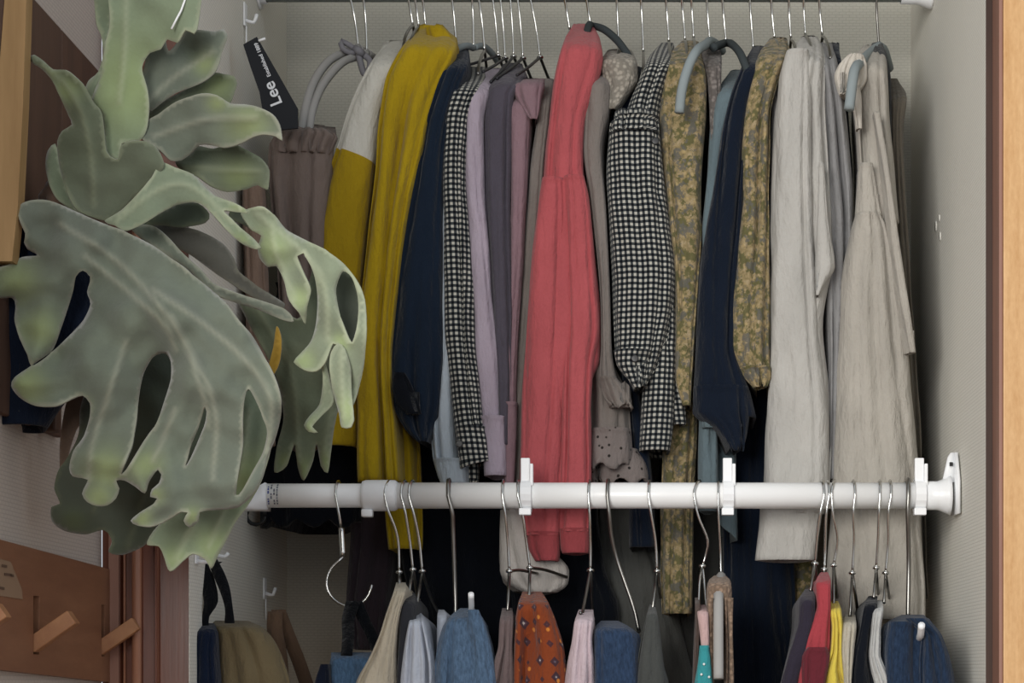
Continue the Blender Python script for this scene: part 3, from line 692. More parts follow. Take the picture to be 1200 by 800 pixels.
garment('cardigan', 'deep navy knit cardigan with a lace-edged hem, left of the puff floral sleeve', 'cardigan', dnavy,
        [(54, 882, 896), (70, 872, 896), (120, 852, 886), (190, 840, 876), (260, 828, 872), (320, 820, 866), (400, 815, 864), (460, 812, 882), (486, 816, 888)],
        parts=[('lace_edge', dnavy, [(450, 813, 878), (480, 812, 880), (500, 838, 878), (524, 856, 872)], dict(sp=0, yf=2.702, yb=2.85, nf=5, fa=.006, frill=.006, wav=4))],
        yf=2.708, yb=2.96, nf=3, fa=.009)
garment('blouse', 'khaki floral blouse with a long puffed sleeve right of the navy cardigan', 'blouse', flow,
        [(44, 902, 922), (54, 892, 928), (90, 880, 914), (130, 873, 905), (190, 869, 903), (230, 872, 902), (300, 865, 903), (350, 858, 904), (400, 859, 905), (430, 868, 905), (448, 882, 902)],
        parts=[('cuff', flow, [(428, 868, 905), (440, 874, 905), (452, 884, 900)], dict(sp=0, yf=2.70, yb=2.74, nf=3, fa=.006, frill=.004))],
        yf=2.702, yb=2.96, nf=3, fa=.010)
garment('sweatshirt', 'off-white fleece sweatshirt whose wide cuff hangs below the rail', 'sweatshirt', offw,
        [(42, 940, 958), (50, 930, 966), (70, 924, 970), (100, 915, 970), (150, 908, 972), (200, 905, 974), (260, 904, 976), (310, 905, 977), (335, 904, 972), (380, 904, 967), (450, 902, 974), (520, 898, 977), (580, 895, 972), (600, 893, 968)],
        parts=[('sleeve', offw, [(56, 922, 950), (90, 914, 952), (200, 909, 954), (300, 907, 958), (400, 905, 964), (500, 900, 974), (560, 898, 974), (600, 894, 968)], dict(sp=0, yf=2.692, yb=2.76, nf=2, fa=.008)),
               ('cuff', offw, [(588, 892, 967), (610, 891, 964), (655, 886, 958)], dict(sp=0, yf=2.690, yb=2.77, nf=2, fa=.004, wr=.5)),
               ('pocket_corner', offw, [(190, 960, 966), (260, 958, 972), (310, 956, 980), (330, 956, 968), (345, 956, 960)], dict(sp=0, yf=2.686, yb=2.73, nf=1, fa=.002, wr=.3))],
        yf=2.702, yb=2.98, nf=3, fa=.010)
garment('top', 'slim light grey sleeve edge between floral blouse and off-white sweatshirt', 'top', greyk,
        [(78, 914, 926), (92, 906, 920), (150, 903, 914), (240, 902, 912), (400, 900, 912)], yf=2.74, yb=2.92, nf=1)
garment('sweater', 'blue-grey jersey top half hidden between sweatshirt and linen blouse', 'top', greyk,
        [(50, 955, 976), (66, 956, 982), (110, 962, 990), (180, 964, 998), (260, 970, 1002), (340, 970, 998), (450, 972, 988), (560, 968, 984)], yf=2.722, yb=2.97, nf=3, fa=.012)
garment('cardigan', 'dark blue-black top showing as a dark gap left of the linen blouse', 'top', dnavy,
        [(50, 972, 984), (90, 978, 990), (200, 984, 1000), (400, 976, 994), (560, 974, 992)], yf=2.79, yb=2.98, nf=2)
garment('linen_dress', 'long off-white linen dress with frilled collar and gathered skirt by the right wall', 'dress', linen,
        [(52, 1012, 1034), (62, 1002, 1042), (90, 1000, 1044), (150, 1006, 1048), (200, 1008, 1052), (256, 1004, 1056)],
        parts=[('skirt', linen, [(248, 1004, 1034), (262, 1000, 1042), (330, 988, 1058), (420, 983, 1070), (520, 980, 1080), (560, 979, 1084), (620, 976, 1086), (725, 968, 1090)], dict(sp=0, yf=2.69, yb=2.92, nf=4, fa=.006, rnd=.05)),
               ('yoke', linen, [(190, 1008, 1024), (250, 1004, 1036)], dict(sp=0, yf=2.694, yb=2.78, nf=1, fa=.003, wr=.5)),
               ('side_seam', linen, [(130, 1024, 1031), (200, 1036, 1043), (260, 1043, 1051), (330, 1052, 1062), (412, 1066, 1074)], dict(sp=0, yf=2.686, yb=2.76, nf=1, fa=.002, wr=.4)),
               ('collar_frill', cloth('white_linen_frill', 'cfc8bd'), [(62, 994, 1014), (72, 984, 1018), (86, 979, 1018), (100, 982, 1012), (110, 984, 990)], dict(sp=0, yf=2.70, yb=2.74, nf=5, fa=.008, frill=.006)),
               ('collar_frill', cloth('white_linen_frill', 'cfc8bd'), [(100, 998, 1008), (120, 1000, 1010), (150, 1004, 1010)], dict(sp=0, yf=2.694, yb=2.71, nf=2, fa=.004))],
        yf=2.712, yb=2.96, nf=3, fa=.010)
garment('jacket', 'dark green-black jacket shoulder behind the linen dress', 'jacket', cloth('dark_green_black', '23272a'),
        [(50, 1022, 1034), (60, 1018, 1040), (90, 1024, 1046), (130, 1030, 1046), (200, 1034, 1047), (420, 1040, 1058)], yf=2.76, yb=3.03, nf=2)
garment('coat', 'grey-brown coat closest to the right wall in the upper row', 'coat', cloth('grey_brown_wool', '6e675c'),
        [(92, 1044, 1052), (110, 1043, 1064), (150, 1042, 1060), (250, 1046, 1064), (400, 1052, 1074), (560, 1060, 1084), (700, 1066, 1090)], yf=2.78, yb=3.03, yc=2.93, nf=3)

# small buttons on the gingham cuffs
btn = plain('dark_button', '1d1c1c', .4)
for nm, (px, py, Y) in (('shirt.001', (538, 520, 2.6985)), ('shirt.003', (744, 420, 2.6855)), ('shirt.003', (768, 165, 2.69))):
    if nm in bpy.data.objects:
        r_ = bpy.data.objects[nm]; q = P(px, py, Y); link('button', lathe_me([(-.0012, .004), (-.001, .0052), (.0008, .0052), (.001, .003)], q, 'Y', 14), btn, r_)

# ---------------------------------------------------------------- lower clothes
K = dict(yc=YL, yf=2.475, yb=2.78)
def LG(name, label, cat, mat, rows, parts=(), **k): return garment(name, label, cat, mat, rows, parts, **{**K, **k})
crm = cloth('cream_twill', 'b9af9c'); chr_ = cloth('charcoal_twill', '2d2e33'); plb = cloth('light_blue_white', 'b4bac6')
den = cloth('faded_denim', '50667f', pat='denim'); dend = cloth('dark_denim', '25344a', pat='denim'); denb = cloth('blue_denim', '2e3f58', pat='denim')
LG('trousers', 'cream trousers folded over a hanger, leftmost light piece of the lower row', 'trousers', crm,
   [(682, 464, 474), (690, 461, 474), (715, 452, 468), (740, 444, 464), (770, 430, 462), (800, 414, 463), (900, 396, 464)], sp=12, nf=2, fa=.012)
LG('trousers', 'charcoal trousers between cream trousers and pale blue-white shirt', 'trousers', chr_,
   [(694, 470, 486), (720, 466, 486), (760, 464, 482), (800, 463, 478), (900, 462, 474)], sp=14, yf=2.49, nf=1)
LG('shirt', 'pale blue-white creased shirt left of the faded blue jeans', 'shirt', plb,
   [(716, 482, 492), (726, 478, 496), (750, 472, 502), (780, 468, 507), (800, 466, 508), (900, 462, 512)], sp=14, nf=3, fa=.012)
LG('strap', 'small white loop of a top peeking left of the faded blue jeans', 'strap', plb,
   [(714, 514, 520), (722, 512, 523), (745, 512, 522), (800, 510, 518)], sp=10, yf=2.53, nf=1)
LG('jeans', 'faded blue denim jeans over a hanger with a white tip', 'jeans', den,
   [(712, 540, 556), (720, 527, 562), (735, 516, 568), (760, 509, 576), (800, 504, 581), (900, 500, 586)],
   parts=[('fold', den, [(714, 548, 560), (735, 546, 568), (770, 548, 576), (830, 552, 582)], dict(sp=0, yf=2.462, yb=2.52, nf=1, fa=.004))], sp=16, nf=3, fa=.014)
LG('top', 'taupe-grey top left of the rust floral shirt', 'top', cloth('mauve_taupe', '6f605f'),
   [(712, 588, 600), (730, 585, 601), (755, 584, 600), (775, 578, 601), (800, 570, 602), (900, 552, 603)], sp=14, nf=2)
LG('shirt', 'rust brown shirt printed with small flowers', 'shirt', cloth('rust_floral', 'ffffff', pat='rust'),
   [(693, 612, 634), (704, 606, 641), (730, 601, 652), (760, 600, 660), (800, 600, 663), (900, 598, 668)], sp=18, nf=3, fa=.010)
LG('shirt', 'pale pink creased shirt right of the rust floral shirt', 'shirt', cloth('pale_pink', 'c9b7bd'),
   [(714, 678, 696), (728, 673, 696), (750, 670, 694), (775, 664, 696), (800, 660, 697), (900, 652, 700)], sp=14, nf=2, fa=.010)
LG('shirt', 'dark blue denim shirt right of the pale pink shirt', 'shirt', denb,
   [(727, 704, 724), (734, 697, 738), (745, 695, 750), (770, 695, 752), (800, 695, 754), (900, 694, 756)], sp=12, nf=3, fa=.012)
LG('top', 'dark olive-grey top hanging below the right-bent hook', 'top', cloth('olive_grey', '484a48'),
   [(708, 761, 768), (722, 757, 771), (750, 751, 775), (780, 746, 779), (800, 743, 784), (900, 734, 792)], sp=14, nf=2, fa=.006)
LG('scarf', 'narrow pink, white and teal patterned scarf on a wire loop', 'scarf', cloth('pinkish_white', 'c9a9a6'),
   [(708, 820, 828), (716, 818, 831), (735, 820, 831), (758, 822, 831)],
   parts=[('teal_panel', cloth('teal_print', '3f9aa0'), [(756, 821, 831), (775, 819, 834), (800, 815, 836), (880, 808, 840)], dict(sp=0, yf=2.474, yb=2.60, nf=1, fa=.003), 'teal panel with white dots')], sp=10, nf=1, fa=.003)
dotm = plain('white_dot', 'dfe4e2', .8)
r_ = bpy.data.objects['scarf.001']
for (a, b) in ((825, 778), (822, 790), (831, 793)):
    link('printed_dot', lathe_me([(-.0012, .0016), (.0012, .0016)], P(a, b, 2.4735), 'Y', 10), dotm, r_)
LG('cardigan', 'thin grey-brown knit edge left of the teal scarf', 'top', cloth('grey_brown_knit', '5e504a', True),
   [(700, 815, 820), (760, 813, 819), (840, 811, 817)], sp=10, yf=2.50, yb=2.62, nf=1)
fl = cloth('fluffy_beige', 'a98f7a', pat='mesh')
LG('sweater', 'fluffy beige knit hung over a grey tube hanger', 'sweater', fl,
   [(674, 838, 850), (680, 831, 857), (695, 829, 858), (715, 830, 857)],
   parts=[('side', fl, [(700, 829, 836), (760, 830, 837), (860, 832, 838)], dict(sp=0, yf=2.485, yb=2.60, nf=1)),
          ('side', fl, [(700, 849, 859), (760, 850, 860), (860, 850, 861)], dict(sp=0, yf=2.485, yb=2.60, nf=1))], sp=12, yf=2.50, yb=2.76, nf=2)
LG('top', 'dark plum-grey top left of the red shirt', 'top', cloth('dark_plum', '312c38'),
   [(690, 944, 954), (702, 938, 956), (730, 936, 955), (745, 932, 952), (770, 924, 948), (800, 916, 940), (900, 892, 925)], sp=14, nf=2)
LG('shirt', 'red shirt with a folded-back dark collar opening', 'shirt', cloth('brick_red', 'a8434a'),
   [(670, 962, 970), (680, 957, 975), (710, 958, 975), (725, 952, 975), (750, 941, 975), (775, 935, 974), (800, 934, 968), (900, 934, 966)],
   parts=[('collar_shade', cloth('shade_red', '6a2a33'), [(758, 948, 970), (768, 940, 974), (790, 940, 970), (850, 946, 958)], dict(sp=0, yf=2.466, yb=2.50, nf=2, fa=.005, wr=.4), 'darker red for the shade inside the collar')], sp=14, nf=2)  # deeper red imitates the shade within the collar opening
LG('top', 'bright yellow top right of the red shirt', 'top', cloth('yellow_jersey', 'd9c352'),
   [(704, 974, 982), (714, 973, 986), (735, 975, 988), (760, 974, 987), (785, 962, 990), (800, 956, 995), (900, 940, 1004)], sp=12, nf=2, fa=.009)
LG('sweater', 'cream knit between yellow top and black top', 'sweater', cloth('cream_soft', 'b9b2a2', True),
   [(720, 992, 1003), (732, 989, 1005), (760, 987, 1002), (800, 990, 998), (900, 992, 1000)], sp=12, nf=2, fa=.006)
LG('top', 'black top between cream knit and white sweater', 'top', dark,
   [(698, 1018, 1029), (710, 1014, 1029), (740, 1008, 1021), (770, 1000, 1020), (800, 996, 1026), (900, 990, 1040)], sp=12, nf=2)
LG('sweater', 'white sweater leaning right beside the dark navy jeans', 'sweater', cloth('white_knit', 'c3c3c0', True),
   [(703, 1028, 1034), (712, 1024, 1036), (740, 1021, 1032), (765, 1019, 1032), (785, 1022, 1040), (800, 1026, 1048), (900, 1040, 1070)], sp=12, nf=2, fa=.007)
LG('jeans', 'dark navy denim jeans over a hanger at the right end of the rail', 'jeans', dend,
   [(720, 1056, 1084), (728, 1042, 1096), (745, 1036, 1108), (765, 1034, 1116), (800, 1032, 1124), (900, 1030, 1134)],
   parts=[('trouser_fold', dend, [(724, 1062, 1090), (745, 1082, 1106), (780, 1080, 1118), (860, 1078, 1124)], dict(sp=0, yf=2.458, yb=2.52, nf=2, fa=.006)),
          ('trouser_fold', dend, [(728, 1044, 1074), (760, 1040, 1074), (860, 1040, 1070)], dict(sp=0, yf=2.462, yb=2.52, nf=1, fa=.006))], sp=14, nf=3, fa=.010)

# bag on the swivel hook
bag = garment('shoulder_bag', 'blue denim bag with a black strap hanging from the swivel hook', 'bag', cloth('bag_denim', '46607c', pat='denim'),
   [(764, 388, 436), (772, 384, 444), (800, 382, 450), (880, 380, 456)],
   parts=[('flap', cloth('bag_navy', '141b2c'), [(778, 374, 384), (800, 366, 386), (880, 352, 390)], dict(sp=0, yf=2.51, yb=2.70, nf=1))], yc=2.60, yf=2.52, yb=2.70, sp=8, nf=2)
blk = cloth('black_webbing', '0b0e14')
def strap(name, pts, w, m, parent, th=.0016):
    """flat band following 3D points, width along X"""
    q = spline([np.array(list(p)+[ww]) for p, ww in zip(pts, w)], .006); v = []; f = []
    for a in q:
        for dx, dy in ((-1, 0), (1, 0), (1, 1), (-1, 1)): v.append((a[0]+dx*a[3]/2, a[1]+dy*th, a[2]))
    for i in range(len(q)-1):
        for k in range(4): f.append((4*i+k, 4*i+(k+1) % 4, 4*i+4+(k+1) % 4, 4*i+4+k))
    f += [(0, 1, 2, 3), tuple(4*(len(q)-1)+k for k in (3, 2, 1, 0))]
    bm = bmesh.new(); bm.from_mesh(pyd(v, f)); return link(name, bm_me(bm), m, parent)
strap('strap', [P(414, 704, 2.624), P(408, 725, 2.60), P(408, 745, 2.57), P(406, 768, 2.545)], [.02, .017, .016, .015], blk, bag)
strap('strap', [P(416, 704, 2.628), P(426, 725, 2.62), P(436, 745, 2.61), P(446, 775, 2.60), P(450, 800, 2.59)], [.02, .017, .016, .016, .016], blk, bag)

# wall hooks, left closet wall
def lw(px, py, d=0): Y = F*(XL+d)/(px-CX); return Vector((XL+d, Y, (CY-py)*Y/F+ZC))
def wall_hook(px, py, h, lab, long=0):
    b = lw(px, py); e = empty('wall_hook', b, lab, 'hook', 'white hooks on the left closet wall')
    link('back_plate', box_me(b+Vector((.0003, -.009, -h)), b+Vector((.003, .009, 0)), .001), whitep, e, False)
    link('peg', wire_me([b+Vector((.002, 0, -h*.7)), b+Vector((.014, 0, -h*.8)), b+Vector((.018, 0, -h*.45))], .0026), whitep, e)
    if long: link('wire', wire_me([b+Vector((.004, -.004, -h)), b+Vector((.004, -.004, -h-long))], .0012, 6), whitep, e)
    return e
wall_hook(286, 4, .034, 'white wall hook at the top left holding the black tag', .035)
wall_hook(229, 648, .014, 'white wall hook left of the black straps'); wall_hook(252, 642, .014, 'white wall hook behind the black straps, right one')
wall_hook(309, 677, .032, 'white wall hook with wire holding the brown strap', .03)
rg = empty('ring', lw(300, 604, .012), 'black ring below the left foot of the lower rail', 'ring')
c0 = wloc(rg)
link('loop', wire_me([c0+Vector((.014*math.cos(t*math.pi/6), 0, .013*math.sin(t*math.pi/6))) for t in range(13)], .0028), blackp, rg)

lb = garment('tote_bag', 'khaki cloth bag hanging by black straps at the lower left', 'bag', cloth('khaki_canvas', '76694f'),
   [(727, 246, 290), (734, 246, 302), (750, 248, 316), (775, 250, 328), (800, 252, 336), (900, 250, 350)],
   parts=[], yc=2.58, yf=2.50, yb=2.64, sp=10, nf=3, fa=.009)
nb = garment('rucksack', 'dark navy bag under the black straps beside the red-brown frame', 'bag', cloth('bag_navy2', '101b30'),
   [(730, 238, 250), (742, 228, 252), (765, 223, 252), (800, 221, 254), (900, 220, 254)], yc=2.52, yf=2.47, yb=2.60, sp=12, nf=2)
st = empty('bag_straps', P(252, 690, 2.50), 'black webbing straps looped over the two white hooks at lower left', 'strap')
strap('strap', [P(236, 657, 2.52), P(243, 680, 2.51), P(247, 705, 2.50), P(241, 722, 2.50), P(241, 734, 2.50)], [.012, .019, .018, .009, .008], blk, st)
strap('strap', [P(249, 655, 2.52), P(256, 672, 2.51), P(263, 690, 2.50), P(268, 712, 2.49), P(269, 730, 2.495)], [.012, .016, .014, .010, .013], blk, st)
strap('strap', [P(236, 660, 2.525), P(246, 664, 2.53), P(256, 658, 2.525)], [.010, .010, .010], blk, st)
bs = empty('leather_strap', P(325, 715, 2.72), 'brown folded strap hanging from the wired white hook', 'strap')
lea = cloth('brown_strap', '6f5847')
strap('strap', [P(322, 716, 2.70), P(322, 740, 2.69), P(328, 770, 2.68), P(332, 830, 2.67)], [.020, .022, .020, .020], lea, bs, .003)
strap('strap', [P(326, 714, 2.71), P(338, 745, 2.72), P(350, 775, 2.72), P(362, 810, 2.72)], [.020, .020, .020, .020], lea, bs, .003)

# black woven tag with lettering, upper left
tagm = plain('black_tag_card', '0c1018', .6, .3)
tg = empty('clothing_tag', P(305, 90, 2.66), 'long black tag with white lettering hanging beside the fern at top left', 'tag')
tp = [(285, 52), (301, 43), (325, 85), (349, 127), (349, 150), (328, 152), (308, 132), (304, 108), (294, 80)]
TY = 2.655
link('card', prism_me([P(a, b, TY) for a, b in tp], (0, .004, 0)), tagm, tg, False)
link('hang_pin', wire_me([P(303, 48, TY-.002), P(311, 45, TY-.002)], .0018), whitep, tg)
wtxt = plain('white_print', 'e2e4e8', .7)
def text(s, px, py, ang, size, name):
    cu = bpy.data.curves.new('t', 'FONT'); cu.body = s; cu.size = size; cu.extrude = .0003; cu.offset = size*.015
    to = bpy.data.objects.new('t', cu); C.objects.link(to); bpy.context.view_layer.update()
    me = bpy.data.meshes.new_from_object(to.evaluated_get(bpy.context.evaluated_depsgraph_get())); bpy.data.objects.remove(to)
    from mathutils import Matrix
    me.transform(Matrix.Translation(P(px, py, TY-.0008)) @ Matrix.Rotation(math.radians(ang), 4, 'Y') @ Matrix.Rotation(math.radians(90), 4, 'X'))
    me.materials.clear(); return link(name, me, wtxt, tg, False)
text('Lee', 331, 121, -(180-68)+0, .0235, 'printed_lettering')
text('Established 1889', 317.5, 89, -(180-68)+0, .0074, 'printed_lettering')

# ---------------------------------------------------------------- peg rack on the room's side wall
rackw = wood('rack_wood', '7c533c', '94684c', .5, (10, 2, 12)); pegw = wood('peg_wood', '936446', 'b08058', .5, (10, 3, 10))
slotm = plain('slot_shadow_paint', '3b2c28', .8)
def rw(px, py, d=0): Y = F*(XW+d)/(px-CX); return Vector((XW+d, Y, (CY-py)*Y/F+ZC))
rk = empty('peg_rack', (XW, 2.15, 1.07), 'brown wooden wall rack with flip-out pegs at the lower left', 'coat rack')
y1 = F*(XW+.011)/(130-CX); y0 = 1.62
def rz(y, top): # slight slope of the board
    k = (y-2.03)/(2.43-2.03); return 1+((.139-.008*k) if top else (.004-.014*k))
slots = [(131.5, 2.392), (49, 2.134), (-33, 1.93)]
slots = [(2.378, 2.392), (2.111, 2.132), (1.880, 1.900)]
ys = [y0]+[v for s_ in sorted(slots) for v in s_]+[y1]
d0, d1 = XW+.0005, XW+.011
for i in range(0, len(ys)-1, 2):
    a, b = ys[i], ys[i+1]
    if b <= a: continue
    poly = [Vector((d0, a, rz(a, 0))), Vector((d0, b, rz(b, 0))), Vector((d0, b, rz(b, 1))), Vector((d0, a, rz(a, 1)))]
    link('board', prism_me(poly, (d1-d0, 0, 0)), rackw, rk, False)
for (a, b) in slots:
    zt = 1.086; zb = 1.022
    link('board_bridge', prism_me([Vector((d0, a, zt)), Vector((d0, b, zt)), Vector((d0, b, rz(b, 1))), Vector((d0, a, rz(a, 1)))], (d1-d0, 0, 0)), rackw, rk, False)
    link('board_bridge', prism_me([Vector((d0, a, rz(a, 0))), Vector((d0, b, rz(b, 0))), Vector((d0, b, zb)), Vector((d0, a, zb))], (d1-d0, 0, 0)), rackw, rk, False)
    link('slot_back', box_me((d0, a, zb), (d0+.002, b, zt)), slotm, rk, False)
    c = Vector((XW+.006, (a+b)/2, 1.031)); dirv = Vector((.052, 0, .036)).normalized(); nrm = Vector((-dirv.z, 0, dirv.x)); w = (b-a)*.42
    poly = [c-nrm*.0085, c+dirv*.056-nrm*.0085, c+dirv*.056+nrm*.0085, c+nrm*.0085]
    poly = [p-Vector((0, w, 0)) for p in poly]
    me = prism_me(poly, (0, 2*w, 0)); bm = bmesh.new(); bm.from_mesh(me); bmesh.ops.bevel(bm, geom=bm.edges[:], offset=.0008, segments=1, affect='EDGES'); link('peg', bm_me(bm), pegw, rk, False)
lm = plain('worn_label', '8f745c', .7); lm2 = plain('label_marks', '5d4536', .7)
lp = [rw(0, 655, .0115), rw(12, 658, .0115), rw(16, 668, .0115), rw(25, 690, .0115), rw(26, 702, .0115), rw(0, 698, .0115), rw(-20, 690, .0115), rw(-20, 655, .0115)]
link('worn_label', prism_me(lp, (.0006, 0, 0)), lm, rk, False)
for (a, b, w) in ((2, 661, 6), (5, 671, 8), (0, 687, 5), (12, 672, 4), (-8, 664, 6)):
    link('worn_mark', prism_me([rw(a, b, .0125), rw(a+w, b+1, .0125), rw(a+w, b+4, .0125), rw(a, b+3, .0125)], (.0004, 0, 0)), lm2, rk, False)

# wooden plant board fixed to the side wall behind the fern
pbw = wood('plant_board_wood', '4e3a30', '644a3c', .6, (10, 10, 1.4)); pbl = wood('plant_board_batten', '96754a', 'b39062', .6, (10, 10, 1.2))
pb = empty('plant_board', (XW, 2.1, 1.5), 'dark brown wooden board with a light batten on the side wall behind the fern', 'board')
zt, zb = 1.742, 1.272
link('panel', box_me((XW+.0005, 1.7, zb), (XW+.008, 2.225, 1.742), .002), pbw, pb, False)
link('upper_panel', box_me((XW+.0005, 2.2255, 1.36), (XW+.008, 2.405, 1.742), .002), pbw, pb, False)
link('batten', prism_me([P(6, -10, 1.99), P(31, -10, 1.99), P(27, 120, 1.99), P(21, 240, 1.99), P(14, 306, 1.99), (P(-6, 306, 1.99)), P(-4, 120, 1.99)], (0, .02, 0)), pbl, pb, False)
link('batten', prism_me([P(-12, -10, 1.995), P(5.6, -10, 1.995), P(-4.4, 120, 1.995), P(-6.4, 330, 1.995), P(-12, 330, 1.995)], (0, .02, 0)), pbw, pb, False)
hat = garment('cap', 'dark navy cloth cap hanging on the side wall between the fern lobes', 'cap', cloth('cap_navy', '111a2b'),
   [(250, 0, 40), (280, -20, 70), (330, -40, 108), (390, -40, 112), (450, -40, 80), (480, -30, 58), (496, -10, 48)], yc=2.07, yf=2.04, yb=2.12, sp=10, nf=2, fa=.004)
link('bracket', box_me(P(26, 505, 2.16)+Vector((-.004, 0, 0)), P(65, 455, 2.16)+Vector((0, .02, 0)), .003), pbw, pb, False)

# ---------------------------------------------------------------- staghorn fern
def leafmat(name, base, pale, young, sat=1.0):
    t = NT(name, .85, .15)
    t.b.inputs['Sheen Weight'].default_value = .35; t.b.inputs['Sheen Roughness'].default_value = .5
    at = t.n('Attribute', attribute_name='leaf'); sx = t.n('SeparateXYZ'); t.l(at.outputs['Vector'], sx.inputs[0])
    n = t.noise(t.map('Object'), 20, 5, .6); n2 = t.noise(t.map('Object'), 7, 3); n3 = t.noise(t.map('Object'), 300, 2)
    b = lin(base); c = t.mix(t.ramp(n, [(.3, (0, 0, 0, 1)), (.7, (1, 1, 1, 1))]), sc(b, .82), sc(b, 1.15))
    c = t.mix(t.ramp(n2, [(.42, (0, 0, 0, 1)), (.62, (.6, .6, .6, 1))]), c, t.mix(.5, b, lin('62625c')))
    c = t.mix(sx.outputs[2], c, lin(young))                      # young lobes
    c = t.mix(sx.outputs[1], c, lin(pale))                       # veins
    c = t.mix(sx.outputs[0], c, lin(pale))                       # rim
    c = t.mix(t.math('MULTIPLY', n3, .25), c, sc(b, 1.3))
    t.bump(n3, .25, .001); t.bump(n, .3, .006)
    t.b.inputs['Subsurface Weight'].default_value = 0
    # thin leaf: some light passes through
    tr = t.n('BsdfTranslucent'); t.l(c, tr.inputs[0]); ms = t.n('MixShader'); ms.inputs[0].default_value = .16
    out = t.t.nodes['Material Output']; t.l(t.b.outputs[0], ms.inputs[1]); t.l(tr.outputs[0], ms.inputs[2]); t.l(ms.outputs[0], out.inputs[0])
    return t.col(c)
g_main = leafmat('leaf_grey_green', '70786a', 'aaaa98', '94a06c')
g_light = leafmat('leaf_light_green', '86937a', 'b4ba9e', '9dae78')
g_pale = leafmat('leaf_pale_green', '96a086', 'c2c8aa', 'b0c086')
g_olive = leafmat('leaf_olive_green', '646c58', '8e947a', '7e8a5c')
g_dark = leafmat('leaf_dark_green', '4c5446', '6e745e', '5c6848')
g_grey = leafmat('leaf_brown_grey', '5c5b54', '7c7a6c', '6a705c')  # brown-dark frond lying behind the narrow grey one
g_yel = leafmat('leaf_yellowing', 'a8842c', 'c09c44', 'b8923a')
dried = leafmat('leaf_dried_brown', '7a6253', '947c69', '86705a')

fern = empty('staghorn_fern', P(100, 250, 2.06), 'large hanging staghorn fern with grey-green antler fronds at the left', 'plant')
def smooth_closed(pts, step=4.5):
    p = [np.array(q, float) for q in pts]; n = len(p); out = []
    for i in range(n):
        a, b, c, d = p[i-1], p[i], p[(i+1) % n], p[(i+2) % n]
        m = max(1, int(np.linalg.norm(c-b)/step))
        for k in range(m):
            t = k/m; t1 = .42   # tension keeps corners tight
            m0, m1 = (c-a)*t1, (d-b)*t1
            out.append((2*t**3-3*t*t+1)*b+(t**3-2*t*t+t)*m0+(-2*t**3+3*t*t)*c+(t**3-t*t)*m1)
    return np.array(out)
def inside(pts, poly):
    x, y = pts[:, 0], pts[:, 1]; r = np.zeros(len(pts), bool); n = len(poly)
    for i in range(n):
        x1, y1 = poly[i]; x2, y2 = poly[(i+1) % n]
        c = ((y1 > y) != (y2 > y)) & (x < (x2-x1)*(y-y1)/((y2-y1) or 1e-9)+x1); r ^= c
    return r
def segdist(pts, a, b):
    d = b-a; L = (d*d).sum() or 1e-9; t = np.clip(((pts-a)@d)/L, 0, 1)[:, None]
    return np.sqrt((((a+t*d)-pts)**2).sum(1))
def polydist(pts, poly, closed=True):
    D = np.full(len(pts), 1e9); n = len(poly)
    for i in range(n if closed else n-1): D = np.minimum(D, segdist(pts, np.array(poly[i], float), np.array(poly[(i+1) % n], float)))
    return D
